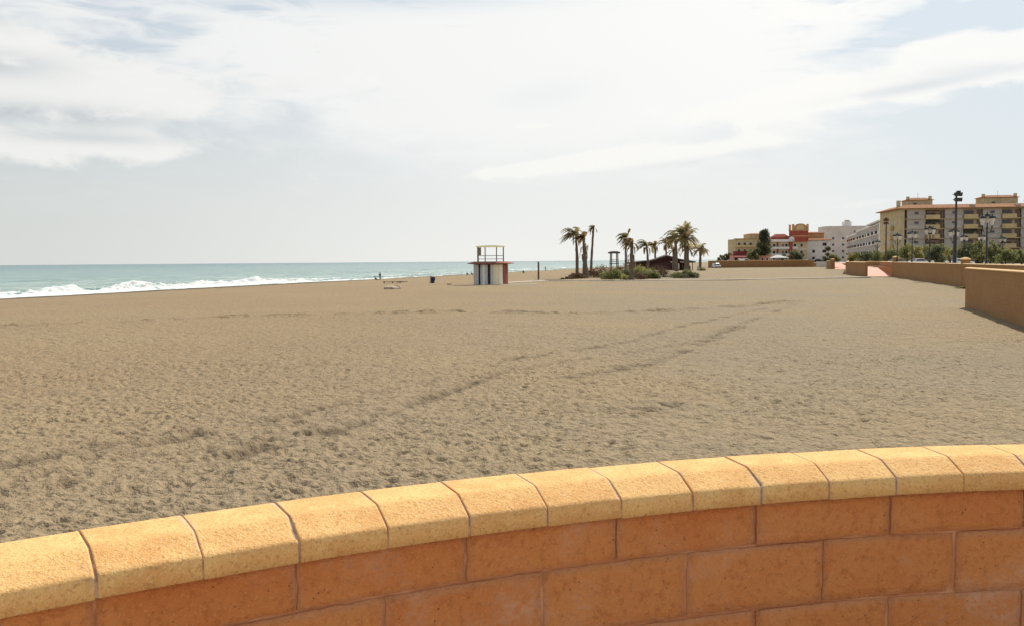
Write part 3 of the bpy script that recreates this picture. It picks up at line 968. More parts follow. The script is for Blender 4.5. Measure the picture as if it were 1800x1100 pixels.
ramp('pink_ramp', [(65.3, 167.0, 0.02), (69.2, 165.3, 0.02), (77.8, 193.5, 1.69), (71.6, 195.5, 1.69)], 'pink paved ramp climbing from the sand to the promenade')
ramp('pink_ramp', [(102.9, 290, 0.02), (108.4, 289.0, 0.02), (116, 318, 1.69), (110.8, 320, 1.69)], 'smaller far pink ramp beside the white gate')


# ------------------------------------------------------------------ lamps and masts
def lantern(mb_g, mb_c, x, y, z):
    mb_g.lathe([(.05, z-.12), (.13, z), (.26, z+.52), (.26, z+.56)], 6, x, y)
    mb_c.lathe([(.36, z+.562), (.36, z+.62), (.22, z+.80), (.06, z+.92), (.03, z+1.02)], 6, x, y)


def street_lamp(label, loc, h=6.1, rz=0.3):
    o = thing('street_lamp', label, 'street lamp', loc, rz, 'lantern lamps on the promenade')
    MB().lathe([(.30, 0), (.30, .25), (.17, .45), (.14, 1.1), (.18, 1.16), (.10, 1.25), (.075, h-1.6), (.12, h-1.5), (.06, h-1.35), (.06, h-.9)], 10).build('post', M['iron'], o, True)
    for q in range(4):
        a = q*math.pi/2
        c2, s2 = math.cos(a), math.sin(a)
        arm = MB(); arm.tube([(0, 0, h-2.0), (.35*c2, .35*s2, h-1.95), (.60*c2, .60*s2, h-1.65), (.62*c2, .62*s2, h-1.24)], .035, 5)
        ao = arm.build('arm', M['iron'], o)
        g, c3 = MB(), MB(); lantern(g, c3, .62*c2, .62*s2, h-1.12)
        g.build('lantern_glass', M['opal'], ao); c3.build('lantern_cap', M['iron'], ao)
    g, c3 = MB(), MB(); lantern(g, c3, 0, 0, h-.9)
    g.build('lantern_glass', M['opal'], o); c3.build('lantern_cap', M['iron'], o)
    return o


def put_lamp(proto, px, Y, label, rz):
    x, y, _ = at(px, 455, Y)
    if proto is None:
        return street_lamp(label, (x, y, PZ), rz=rz)
    return copy_thing(proto, (x, y, PZ), rz, label)


lp = None
for px, Y, lab in ((1734, 93, 'tallest looking four armed lantern lamp, nearest the right edge'), (1634, 128, 'lantern lamp left of the tall floodlight mast'), (1603, 150, 'lantern lamp third from the brown mast, before the long building'),
                   (1577, 164, 'lantern lamp just right of the brown mast by the pink ramp'), (1694, 178, 'small lantern lamp just right of the tall floodlight mast'), (1725, 176, 'small lantern lamp just left of the nearest lantern lamp'),
                   (1762, 196, 'small lantern lamp farthest right, before the dark shopfront'), (1542, 225, 'small lantern lamp left of the brown mast'), (1676, 140, 'lantern lamp standing right behind the tall floodlight mast')):
    q = put_lamp(lp, px, Y, lab, rnd.uniform(0.1, 0.9))
    lp = lp or q


def mast(label, px, Y, h, mat, rz):
    x, y, _ = at(px, 455, Y)
    o = thing('floodlight_mast', label, 'floodlight mast', (x, y, PZ), rz, 'floodlight masts on the promenade')
    MB().lathe([(.30, 0), (.30, .3), (.20, .4), (.17, 3), (.12, h-.6), (.12, h)], 10).build('pole', mat, o, True)
    for q, (dx_, dz_) in enumerate(((-.30, -.25), (.30, -.25), (0.0, -.02), (-.28, -.95), (.28, -.95))):
        f = MB(); a = 0.6
        z = h+dz_
        f.loft([[(dx_-.26, -.42, z-.28), (dx_+.26, -.42, z-.28), (dx_+.26, -.55, z+.22), (dx_-.26, -.55, z+.22)],
                [(dx_-.16, -.12, z-.12), (dx_+.16, -.12, z-.12), (dx_+.16, -.16, z+.2), (dx_-.16, -.16, z+.2)]])
        fo = f.build('floodlight', mat, o)
        MB().box(dx_-.04, dx_+.04, -.14, .1, z-.06, z+.06).build('bracket', mat, fo)
    MB().box(-.55, .55, -.06, .06, h-.30, h-.22).build('crossbar', mat, o)
    MB().box(-.50, .50, -.06, .06, h-1.0, h-.92).build('crossbar', mat, o)
    return o


mast('tall dark floodlight mast in front of the long apartment building', 1679, 121, 10.2, M['iron'], 0.2)
mast('brown floodlight mast at the corner by the near pink ramp', 1557, 199, 10.2, M['rustmast'], -0.5)


# ------------------------------------------------------------------ buildings
def bar(o, name, mat, x0, x1, y0, y1, z0, z1, smooth=False):
    return MB().box(x0, x1, y0, y1, z0, z1).build(name, mat, o)


def window(o, x, z, w, h, y=0.0, frame=None, glass=None):
    f = MB(); t2 = 0.09
    ro = [(x-w/2, z), (x+w/2, z), (x+w/2, z+h), (x-w/2, z+h)]; ri = [(x-w/2+t2, z+t2), (x+w/2-t2, z+t2), (x+w/2-t2, z+h-t2), (x-w/2+t2, z+h-t2)]
    f.loft([[(a_, y-.002, b_) for a_, b_ in ro], [(a_, y-.10, b_) for a_, b_ in ro], [(a_, y-.10, b_) for a_, b_ in ri], [(a_, y-.002, b_) for a_, b_ in ri]], cap=False)
    fo = f.build('window', frame or M['white'], o)
    bar(fo, 'pane', glass or M['darkwin'], x-w/2+t2, x+w/2-t2, y-.04, y-.003, z+t2, z+h-t2)
    return fo


def hip(mb, x0, x1, y0, y1, z, h, run, t2=0.18):
    mb.loft([[(x0, y0, z), (x1, y0, z), (x1, y1, z), (x0, y1, z)], [(x0, y0, z+t2), (x1, y0, z+t2), (x1, y1, z+t2), (x0, y1, z+t2)],
             [(x0+run, y0+run, z+h), (x1-run, y0+run, z+h), (x1-run, y1-run, z+h), (x0+run, y1-run, z+h)]])
    return mb


# long apartment block at the right edge
def apartment_block():
    x0, y0, _ = at(1581, 455, 250)
    o = thing('apartment_block', 'long five storey cream apartment block with tiled roof at the right edge', 'building', (x0, y0, PZ), R(-8))
    L, D = 66.0, 21.0
    lv = [0.0]+[3.4-PZ+2.65*i for i in range(6)]
    top = lv[-1]
    bar(o, 'wall', M['cream'], 1.2, L, 2.4, D, 0, top-.01)                      # set-back core
    bar(o, 'side_wall', M['cream'], 0.0, 1.19, 0.0, D, 0, top-.012)
    for i, z in enumerate(lv[1:]):
        bar(o, 'floor_slab', M['cream'], 1.2, L, -0.10, 2.39, z-.26, z-.012)
    period = 9.75
    for b in range(-1, 7):
        ub = 6.6+period*b
        for i in range(1, 6):
            z = lv[i]
            hgt = lv[i+1]-z
            # ochre balcony box with a deep loggia behind
            if ub > 0 and ub+3.6 < L:
                bar(o, 'balcony', M['yellow'], ub, ub+3.6, -0.75, -0.11, z-.20, z+0.98)
                bar(o, 'loggia_back', M['shade'], ub-.04, ub+4.9, 0.9, 2.38, z, z+hgt-.27)
                bar(o, 'pier', M['greyw'], ub-.45, ub-.05, -0.05, 2.38, z, z+hgt-.27)
                dr = bar(o, 'balcony_door', M['darkwin'], ub+.5, ub+2.1, .80, .897, z+.02, z+2.1)
                bar(dr, 'shutter', M['shutter'], ub+2.11, ub+2.9, .80, .896, z+.02, z+2.1)
                bar(o, 'doorway', M['shutter'], ub+3.75, ub+4.6, .75, .895, z+.02, z+2.15)
                if rnd.random() < 0.35:
                    a = MB(); a.face([(ub+.1, 0.0, z+hgt-.35), (ub+3.5, 0.0, z+hgt-.35), (ub+3.5, -1.0, z+hgt-.95), (ub+.1, -1.0, z+hgt-.95)]); a.face([(ub+.1, -1.0, z+hgt-.95), (ub+3.5, -1.0, z+hgt-.95), (ub+3.5, -1.0, z+hgt-1.15), (ub+.1, -1.0, z+hgt-1.15)])
                    a.build('awning', rnd.choice([M['shutter'], M['yellow'], M['leaf_dark']]), o)
            # plain grey bay with a small high window
            g0, g1 = ub+4.95, ub+period-.46
            if g1 > L: continue
            g0 = max(g0, 1.2)
            bar(o, 'wall_bay', M['greyw'], g0, g1, 0.0, 0.35, z, z+hgt-.27)
            window(o, (g0+g1)/2+.3, z+1.15, 1.25, 0.8, 0.0, M['greyw'])
            rl = bar(o, 'railing_band', M['greyw'], g0, g1, -0.42, -0.36, z-.10, z+0.85)
    # ground floor arcade
    for b in range(0, 13):
        u = 1.6+b*5.0
        bar(o, 'column', M['cream'], u, u+.6, -0.05, 0.5, 0, lv[1]-.27)
    bar(o, 'shopfront', M['darkwin'], 1.3, L-.1, 2.2, 2.395, 0.05, lv[1]-.28)
    # roof
    rf = hip(MB(), -1.1, L+1, -1.2, D+1, top+0.0, 1.25, 3.2).build('roof', M['tile'], o)
    for k, u in enumerate((18.0, 29.5, 42.0)):
        dm = bar(rf, 'dormer', M['shade'], u, u+1.3, -0.3, 2.2, top+.3, top+.95)
    for (u0, u1, zt, y1_) in ((3.0, 9.6, 3.1, 4.2), (22.8, 31.8, 3.5, 4.4), (36, 44, 2.9, 5.0)):
        tw = bar(o, 'roof_tower', M['cream'], u0, u1, y1_, y1_+5.5, top+.6, top+zt-.5)
        hip(MB(), u0-.35, u1+.35, y1_-.35, y1_+5.85, top+zt-.495, 0.75, 1.8, .1).build('tower_roof', M['tile'], tw)
        bar(tw, 'chimney', M['cream'], u0-.1, u0+.6, y1_+.2, y1_+.9, top+zt-.45, top+zt+.55)
        bar(tw, 'chimney', M['cream'], u1-.8, u1-.1, y1_+.4, y1_+1.1, top+zt-.45, top+zt+.65)
        window(tw, u0+(u1-u0)*.3, top+1.3, 1.0, .7, y1_, M['cream'])
        MB().tube([((u0+u1)/2, y1_+2, top+zt-.3), ((u0+u1)/2, y1_+2, top+zt+1.6)], .04, 4).build('aerial', M['iron'], tw)
    bar(o, 'chimney', M['cream'], -0.0, .9, 3.0, 3.9, top+.4, top+2.5)
    # side face, facing the sea
    for i in range(1, 5):
        for q in (4.5, 10.5, 16.5):
            f = MB().box(-.1, -.003, q-.7, q+.7, lv[i]+.8, lv[i]+2.1).build('window', M['white'], o)
            MB().box(-.13, -.103, q-.6, q+.6, lv[i]+.9, lv[i]+2.0).build('pane', M['darkwin'], f)
        MB().box(-.9, -.11, 6.0, 9.0, lv[i]-.15, lv[i]+1.0).build('balcony', M['yellow'], o)
    aw = MB()
    for u in (4.0, 31.0, 40.0):
        a = MB(); a.face([(u, -0.1, 2.4), (u+6, -0.1, 2.4), (u+6, -2.6, 2.0), (u, -2.6, 2.0)]); a.face([(u, -2.6, 2.0), (u+6, -2.6, 2.0), (u+6, -2.6, 1.75), (u, -2.6, 1.75)])
        a.build('awning', M['awn_red'], o)
    return o


apartment_block()


# row of white balconied houses receding along the sea front
def terrace(idx, s0, s1, H_, label, mat, colw):
    A, B = np.array((113.5, 282.0)), np.array((160.0, 436.0))
    dv = (B-A)/np.linalg.norm(B-A)
    p = A+dv*s1                            # far end is local x=0 so that the facade faces the sea
    L = s1-s0
    o = thing('terrace_house', label, 'building', (p[0], p[1], PZ), math.atan2(-dv[1], -dv[0]), 'white terrace along the sea front')
    fh = 3.1
    nfl = 4
    D = 12
    bar(o, 'wall', mat, 0, L, 1.6, D, 0, H_)
    bar(o, 'gable_wall', mat, L-.3, L-.002, -.04, 1.598, 0, H_-.3)
    for i in range(1, nfl+1):
        z = i*fh
        if z > H_-.3: z = H_-.05
        bar(o, 'floor_slab', M['white'], 0.0, L, -0.15, 1.595, z-.24, z)
    nb = int(L/4.6)
    bw = L/nb
    for b in range(nb+1):
        u = min(max(b*bw, .25), L-.25)
        for i in range(nfl):
            bar(o, 'pier', M['white'], u-.2, u+.2, -.05, .35, i*fh+.005, (i+1)*fh-.245)
    for b in range(nb):
        for i in range(nfl):
            z = i*fh
            d = bar(o, 'balcony_door', M['darkwin'], b*bw+.5, b*bw+bw-.6, 1.48, 1.594, z+.03, z+2.5)  # door widened so its dark glass also paints in the recess shade
            if i:
                if (b+i) % 3 == 0:
                    bar(o, 'parapet', mat, b*bw+.27, b*bw+bw-.27, -.12, -.02, z+.004, z+.95)
                else:
                    r_ = MB()
                    for q in np.linspace(.4, bw-.4, 14): r_.box(b*bw+q-.03, b*bw+q+.03, -.1, -.04, z+.004, z+.9)
                    r_.box(b*bw+.3, b*bw+bw-.3, -.11, -.03, z+.9, z+.97)
                    r_.build('railing', M['iron'], o)
            if rnd.random() < .35:
                bar(d, 'shutter', M['shutter'], b*bw+bw-.88, b*bw+bw-.35, 1.47, 1.592, z+.03, z+2.3)
    bar(o, 'roof_parapet', M['white'], -.05, L+.05, -.18, D+.05, H_+.002, H_+.5)
    bar(o, 'stair_tower', colw, L*.3, L*.3+3.6, 4, 9, H_+.5, H_+2.6)
    for i in range(nfl):                   # gable towards the camera
        for q in (4, 8):
            f = MB().box(L+.003, L+.1, q-.6, q+.6, i*fh+1.0, i*fh+2.2).build('window', M['white'], o)
            MB().box(L+.101, L+.13, q-.5, q+.5, i*fh+1.1, i*fh+2.1).build('pane', M['darkwin'], f)
    return o


terrace(0, 0, 46, 13.0, 'nearest white terrace with dark balconies, next to the long block', M['white'], M['white'])
terrace(1, 47, 98, 12.4, 'middle pale terrace of the sea front row with balconies', M['palew'], M['palew'])
terrace(2, 99, 160, 11.6, 'farthest terrace of the row, pinkish with balconies', M['pinkr'], M['palew'])

x0, y0, _ = at(1450, 455, 470)
pb = thing('white_block', 'tall plain pale block rising behind the terraces', 'building', (x0, y0, PZ), R(-6))
bar(pb, 'wall', M['palew'], 0, 27, 0, 16, 0, 18.3)
bar(pb, 'parapet', M['palew'], -.3, 3.0, -.3, 4, 17.0, 18.0)
st = bar(pb, 'stair_tower', M['white'], 10.0, 13.6, 2, 7, 18.303, 20.6)
bar(st, 'tank', M['greyw'], 10.6, 12.8, 2.5, 4.5, 20.603, 21.4)
bar(pb, 'roof_edge', M['white'], -.15, 27.15, -.15, 16.1, 18.305, 18.7) if False else None
for i in range(5):
    for q in (4, 9, 15, 21):
        if i < 4 or q > 12: window(pb, q, 1.5+3.3*i, 1.4, 1.3, 0.0)

# red towered building
x0, y0, _ = at(1355, 455, 425)
rb = thing('red_building', 'brick red house with square tower and arched golden crown', 'building', (x0, y0, PZ), R(-4))
bar(rb, 'wall', M['cream'], 0, 16.5, 0, 12, 0, 9.6)
for z in (3.2, 6.4):
    bar(rb, 'balcony', M['white'], 0.3, 12.0, -1.2, -.003, z-.1, z+.9)
    bar(rb, 'string_course', M['white'], -.1, 16.4, -.06, -.002, z-.45, z-.12)
bar(rb, 'red_pier', M['red'], 8.2, 9.6, -1.35, -.004, 0, 9.5)
bar(rb, 'red_pier', M['red'], 2.6, 3.4, -.25, -.005, 0, 9.4)
for z in (0.6, 3.5, 6.7):
    for q in (1.4, 5.4, 7.0, 11.0, 14.0):
        window(rb, q, z+.5, 1.3, 1.5, 0.0, M['white'], M['shutter'] if q in (5.4,) else None)
bar(rb, 'roof_terrace', M['white'], -.2, 10.6, -.9, 4, 9.603, 10.75)
gb = MB(); gb.loft([[(8.0, -.95, 10.755), (10.4, -.95, 10.755), (10.4, -.6, 10.755), (8.0, -.6, 10.755)], [(8.0, -.95, 11.3), (10.4, -.95, 11.3), (10.4, -.6, 11.3), (8.0, -.6, 11.3)], [(8.9, -.95, 12.0), (9.5, -.95, 12.0), (9.5, -.6, 12.0), (8.9, -.6, 12.0)]])
gb.build('white_gable', M['white'], rb)
rf = MB(); hip(rf, 0.2, 10.5, 1.6, 11.5, 10.76, 2.6, 3.2); rf.build('roof', M['red'], rb)
bar(rb, 'attic', M['red'], 1.0, 10.0, 1.4, 5.0, 10.78, 12.0)
tw = bar(rb, 'tower', M['red'], 9.6, 16.8, -0.9, 6.2, 9.61, 14.6)
bar(tw, 'cornice', M['orange'], 9.4, 17.0, -1.1, 6.4, 14.603, 14.95)
for (u, w) in ((9.5, .9), (16.0, .9)):
    for y_ in (-1.0, 5.4):
        bar(tw, 'corner_turret', M['orange'], u, u+w, y_, y_+.9, 14.955, 17.7)
arch = MB()
apr = [(10.5, 14.955), (15.9, 14.955), (15.9, 16.5)]+[(13.2+2.7*math.cos(a), 16.5+1.5*math.sin(a)) for a in np.linspace(0, math.pi, 9)[1:-1]]+[(10.5, 16.5)]
arch.loft([[(x, -.8, z) for x, z in apr], [(x, -.35, z) for x, z in apr]])
ao = arch.build('crown_arch', M['orange'], tw)
apr2 = [(11.5, 15.1), (14.9, 15.1), (14.9, 16.3)]+[(13.2+1.7*math.cos(a), 16.3+1.0*math.sin(a)) for a in np.linspace(0, math.pi, 7)[1:-1]]+[(11.5, 16.3)]
MB().loft([[(x, -.86, z) for x, z in apr2], [(x, -.803, z) for x, z in apr2]]).build('arch_panel', M['yellow'], ao)
bar(tw, 'tower_band', M['orange'], 9.58, 16.82, -.93, -.903, 12.0, 12.5)

x0, y0, _ = at(1413, 455, 428)
gbld = thing('pale_house', 'pale grey house with red tiled eaves right of the red tower', 'building', (x0, y0, PZ), R(-5))
bar(gbld, 'wall', M['white'], 1.2, 12.0, 0, 12, 0, 10.3)
hip(MB(), .6, 12.7, -.9, 12.6, 10.303, 1.0, 2.6).build('roof', M['tile'], gbld)
ub = bar(gbld, 'upper_storey', M['orange'], 1.6, 10.2, 4.0, 11, 11.2, 13.6)
hip(MB(), 1.3, 10.5, 3.7, 11.3, 13.603, .7, 1.6).build('upper_roof', M['tile'], ub)
for z in (1.2, 4.4, 7.6):
    window(gbld, 9.4, z, 1.9, 1.5, 0.0, M['greyw'])
    if z < 7: window(gbld, 4.4, z, 1.3, 1.4, 0.0, M['greyw'])

x0, y0, _ = at(1293, 455, 432)
cbd = thing('cream_house', 'stepped cream apartment house left of the dark tree', 'building', (x0, y0, PZ), R(4))
bar(cbd, 'wall', M['cream'], 0, 15.5, 0, 12, 0, 11.2)
bar(cbd, 'upper_storey', M['cream'], 7.4, 15.4, 1.6, 11, 11.203, 13.3)
hip(MB(), 6.9, 15.9, 1.2, 11.4, 13.303, .7, 2.2, .1).build('roof', M['tile'], cbd)
bar(cbd, 'roof_edge', M['orange'], -.4, 15.6, -.5, 1.55, 11.203, 11.5)
for z in (4.2, 7.4):
    bar(cbd, 'balcony', M['yellow'], -.9, 9.0, -1.1, -.003, z-.1, z+.95)
    for q in (1.6, 4.4, 7.2, 11.5): window(cbd, q, z+.2, 1.4, 2.0, 0.0, M['white'])
x0, y0, _ = at(1289, 455, 405)
ph = thing('restaurant', 'low maroon beach restaurant with awnings in front of the cream house', 'building', (x0, y0, PZ), R(2))
bar(ph, 'wall', M['pinkr'], 0, 7.5, 0, 6, 0, 3.4)
bar(ph, 'roof', M['awn_red'], -.4, 7.9, -.4, 6.4, 3.403, 3.75)
bar(ph, 'upper_storey', M['awn_red'], 1.4, 7.0, 1.5, 5.5, 3.755, 5.3)
for q in (1.2, 3.6, 6.0): window(ph, q, .9, 1.6, 1.6, 0.0, M['white'])
a = MB(); a.face([(0, -.41, 3.3), (7.5, -.41, 3.3), (7.5, -2.6, 2.6), (0, -2.6, 2.6)]); a.face([(0, -2.6, 2.6), (7.5, -2.6, 2.6), (7.5, -2.6, 2.25), (0, -2.6, 2.25)])
a.build('awning', M['awn_red'], ph)
x0, y0, _ = at(1326, 455, 398)
ph2 = thing('kiosk', 'small salmon kiosk under the dark tree', 'building', (x0, y0, PZ), 0)
bar(ph2, 'wall', M['pinkr'], 0, 6.8, 0, 4, 0, 2.9)
bar(ph2, 'roof', M['tile'], -.3, 7.1, -.3, 4.3, 2.903, 3.2)
for q in (1.4, 3.6, 5.6): window(ph2, q, .8, 1.1, 1.5, 0.0, M['white'])
pk = MB()
x0, y0, _ = at(1358, 455, 392)
tt_ = thing('canvas_pavilion', 'white canvas pavilion in front of the red building', 'pavilion', (x0, y0, PZ), 0)
for q in (0, 3.3, 6.6):
    for y_ in (0, 3): MB().tube([(q, y_, 0), (q, y_, 2.0)], .06, 5).build('post', M['awn_white'], tt_)
MB().loft([[(-.3, -.3, 2.0), (6.9, -.3, 2.0), (6.9, 3.3, 2.0), (-.3, 3.3, 2.0)], [(-.3, -.3, 2.25), (6.9, -.3, 2.25), (6.9, 3.3, 2.25), (-.3, 3.3, 2.25)], [(2.4, 1.4, 3.3), (3.4, 1.4, 3.3), (3.4, 1.6, 3.3), (2.4, 1.6, 3.3)]]).build('canvas', M['awn_white'], tt_)


# ------------------------------------------------------------------ foliage
def leaf_mesh(name, blobs, n, size, mat, seed, flat=0.0):
    """many small leaf faces spread through uneven lumps"""
    r = np.random.RandomState(seed)
    vol = np.array([b[3]*b[4]*b[5] for b in blobs]); vol = vol/vol.sum()
    which = r.choice(len(blobs), n, p=vol)
    B = np.array(blobs)[which]
    d = r.normal(size=(n, 3)); d /= np.linalg.norm(d, axis=1)[:, None]
    rad = r.uniform(0.35, 1.0, n)**0.6*(1+0.25*r.normal(size=n)*0.5)
    P = B[:, :3]+d*rad[:, None]*B[:, 3:6]
    # thin out by noise so that gaps open
    kn = vnoise(P[:, 0]*1.1+P[:, 2]*0.7, P[:, 1]*1.1-P[:, 2]*0.9, seed) > -0.20
    P = P[kn & (P[:, 2] > 0.02)]; n = len(P)
    u = r.normal(size=(n, 3)); u /= np.linalg.norm(u, axis=1)[:, None]
    w = r.normal(size=(n, 3)); w = np.cross(u, w); w /= np.linalg.norm(w, axis=1)[:, None]
    s = size*r.uniform(0.6, 1.3, n)[:, None]
    V = np.stack([P-u*s, P+w*s*0.5, P+u*s, P-w*s*0.5], 1).reshape(-1, 3)
    return np_mesh(name, V, np.arange(4*n).reshape(-1, 4), mat, False)


def make_tree(name, label, cat, loc, h, r0, blobs, n, size, mat, seed, group=None):
    o = thing(name, label, cat, loc, 0.0, group)
    tk = MB(); rr = random.Random(seed)
    tk.tube([(0, 0, -.2), (rr.gauss(0, .1), rr.gauss(0, .1), h*.3), (rr.gauss(0, .2), rr.gauss(0, .2), h*.62)], [r0, r0*.75, r0*.35], 7)
    for b in blobs[:6]:
        tk.tube([(0, 0, h*.28), (b[0]*.5, b[1]*.5, (h*.28+b[2])*.5), (b[0]*.9, b[1]*.9, b[2])], [r0*.5, r0*.3, r0*.1], 5)
    tk.build('trunk', M['bark'], o)
    me = leaf_mesh('crown', blobs, n, size, mat, seed)
    link(bpy.data.objects.new('crown', me), o)
    return o


def lumps(seed, n, rx, ry, z0, z1, s0, s1):
    r = random.Random(seed); out = []
    for i in range(n):
        q = (i+.5)/n
        a = r.uniform(0, 6.283); k = math.sqrt(r.random())
        s = r.uniform(s0, s1)
        out.append((rx*k*math.cos(a), ry*k*math.sin(a), z0+(z1-z0)*q, s, s, s*.8))
    return out


# dark tree before the red building: an upright egg
bl = []
rr = random.Random(3)
for i in range(30):
    q = i/29
    w = 3.6*math.sin(math.pi*(0.12+0.82*q))**0.8*(1-.25*q)
    a = rr.uniform(0, 6.283)
    bl.append((w*.62*math.cos(a), w*.62*math.sin(a), 3.2+10.6*q, 1.5, 1.5, 1.3))
x0, y0, _ = at(1343, 455, 402)
make_tree('dark_tree', 'tall dark egg shaped tree left of the red building', 'tree', (x0, y0, PZ), 14, .35, bl, 7000, .34, M['leaf_dark'], 31)
x0, y0, _ = at(1322, 455, 395)
make_tree('round_tree', 'rounder olive tree at the foot of the dark tree', 'tree', (x0, y0, PZ), 6, .25, lumps(5, 14, 2.6, 2.0, 2.2, 5.6, 1.0, 1.5), 3000, .3, M['leaf'], 32)
x0, y0, _ = at(1402, 455, 395)
make_tree('round_tree', 'dark spreading tree below the red tower', 'tree', (x0, y0, PZ), 4.5, .25, lumps(6, 14, 2.8, 2.0, 1.4, 4.4, 1.0, 1.4), 3000, .3, M['leaf_dark'], 33)
x0, y0, _ = at(1455, 455, 372)
make_tree('round_tree', 'narrow dark tree in two tiers before the pale house', 'tree', (x0, y0, PZ), 6.4, .2, [(0, 0, 5.9, 1.2, 1.2, .7), (.2, 0, 5.2, .9, .9, .6), (0, 0, 3.2, 1.1, 1.1, .7), (-.5, 0, 1.2, 1.6, 1.4, .9), (.8, 0, 1.0, 1.3, 1.2, .8)], 1800, .26, M['leaf_dark'], 34)
for k, (px, Y, hh, lab) in enumerate(((1278, 420, 4.2, 'leftmost low tree by the maroon restaurant'), (1268, 430, 3.2, 'low bush left of the leftmost tree by the restaurant'), (1372, 410, 3.2, 'small dark tree behind the canvas pavilion'))):
    x0, y0, _ = at(px, 455, Y)
    make_tree('low_tree', lab, 'tree', (x0, y0, PZ), hh, .18, lumps(40+k, 10, 2.2, 1.6, 1.0, hh, .8, 1.2), 1600, .3, M['leaf_dark' if k != 1 else 'leaf'], 41+k)

# clipped trees and shrubs along the foot of the long block
protos = []
descs = ['directly left of the tall floodlight mast', 'directly right of the tall floodlight mast']
row = [(1466, 300, 3.0), (1500, 285, 3.2), (1514, 262, 3.3), (1527, 250, 3.6), (1541, 235, 3.5), (1549, 244, 3.1), (1566, 222, 3.8), (1585, 226, 3.9), (1596, 214, 4.6), (1611, 207, 4.7), (1626, 214, 4.0), (1641, 197, 4.7), (1655, 200, 4.8), (1668, 215, 4.3), (1688, 205, 4.6), (1700, 190, 4.9),
       (1712, 196, 5.0), (1722, 205, 4.8), (1741, 190, 5.1), (1752, 200, 4.6), (1768, 178, 3.4), (1781, 210, 3.6), (1797, 182, 2.9)]
for k, (px, Y, hh) in enumerate(row):
    x0, y0, _ = at(px, 455, Y)
    mat = M[['leaf', 'leaf_yellow', 'leaf', 'leaf_dark'][k % 4]]
    lab = 'small promenade tree, number %s from the left in the row before the long block' % (['first', 'second', 'third', 'fourth', 'fifth', 'sixth', 'seventh', 'eighth', 'ninth', 'tenth', 'eleventh', 'twelfth', 'thirteenth', 'fourteenth', 'fifteenth', 'sixteenth', 'seventeenth', 'eighteenth', 'nineteenth', 'twentieth', 'twenty first', 'twenty second', 'twenty third'][k])
    lab = lab.replace('number ', '')
    make_tree('promenade_tree', lab, 'tree', (x0, y0, PZ), hh, .14, lumps(60+k, 10, 1.5, 1.2, .9, hh-.4, .7, 1.15), 1300, .24, mat, 61+k, 'small trees along the promenade')


# ------------------------------------------------------------------ palms
def palm(label, px_b, px_t, py_t, Y, Rf, nf, r0, wind, seed, dry=False, shag=0.0, up=0.0, zoff=0.0):
    rr = random.Random(seed)
    xb, _, _ = at(px_b, 470, Y)
    zb = tz(xb, Y)
    xt, _, zt = at(px_t, py_t, Y)
    h = zt-zb; lean = xt-xb
    o = thing('palm_tree', label, 'palm tree', (xb, Y, zb), 0.0, 'palms of the beach grove')
    pts = []; rad = []
    n = 12
    for i in range(n+1):
        q = i/n
        pts.append((lean*q*q*.6+lean*q*.4+rr.gauss(0, .03), rr.gauss(0, .03), -.25+(h+.25)*q))
        rad.append(r0*(1.25-.45*q if q > .06 else 1.6)*(1+.06*rr.gauss(0, 1))*(1+shag*rr.uniform(-.3, .9)))
    MB().tube(pts, rad, 9).build('trunk', M['trunk'], o)
    top = Vector((lean, 0, h))
    for k in range(nf):
        a = rr.uniform(0, 6.283) if wind < .3 else rr.gauss(math.pi, 1.15)
        e = rr.uniform(-.15, 1.25)+up
        L = Rf*rr.uniform(.8, 1.2)*1.25
        d = Vector((math.cos(a)*math.cos(e), math.sin(a)*math.cos(e), math.sin(e)))
        m1 = MB(); p = top.copy(); nseg = 7; line = [p.copy()]; dirs = [d.copy()]
        for i in range(nseg):
            p = p+d*(L/nseg); line.append(p.copy()); 
            d = (d+Vector((-wind*.22, 0, -.20-.06*i))).normalized(); dirs.append(d.copy())
        for i in range(nseg):
            p0, p1 = line[i], line[i+1]; dd = dirs[i]
            side = dd.cross(Vector((0, 0, 1)));
            side = side.normalized() if side.length > .05 else Vector((0, 1, 0))
            upv = side.cross(dd).normalized()
            for j in range(3):
                q = (i+(j+.5)/3)/nseg
                c0 = p0.lerp(p1, (j+.5)/3)
                ll = L*.24*math.sin(math.pi*min(1, .12+.86*q))**.7*rr.uniform(.7, 1.15)
                for s_ in (-1, 1):
                    tip = c0+(side*s_*.75+dd*.75-Vector((0, 0, .35+.2*rr.random()))+upv*.15).normalized()*ll
                    wv = dd*.12
                    m1.face([c0-wv, c0+wv, tip+wv*.35, tip-wv*.35])
        m1.tube([line[i] for i in range(0, nseg+1)], [.045*(1-.75*i/nseg) for i in range(nseg+1)], 4)
        m1.build('frond', M['frond_dry'] if (dry or rr.random() < .18) else M['frond'], o)
    nd = 9 if shag > 0 else 5
    for k in range(nd):                    # dead fronds hanging down the trunk
        a = rr.uniform(0, 6.283); L = Rf*rr.uniform(.35, .7)
        zt2 = h-rr.uniform(.0, .5)-(rr.random()*h*.45 if shag > 0 else 0)
        m1 = MB(); c0 = Vector((lean*(zt2/h)+math.cos(a)*r0, math.sin(a)*r0, zt2))
        c1 = c0+Vector((math.cos(a)*.45, math.sin(a)*.45, -.25)); c2 = c1+Vector((math.cos(a)*.1, math.sin(a)*.1, -L))
        sd_ = Vector((-math.sin(a), math.cos(a), 0))
        m1.face([c0-sd_*.06, c0+sd_*.06, c1+sd_*.16, c1-sd_*.16]); m1.face([c1-sd_*.16, c1+sd_*.16, c2+sd_*.05, c2-sd_*.12])
        m1.build('dead_frond', M['deadfrond'], o)
    return o


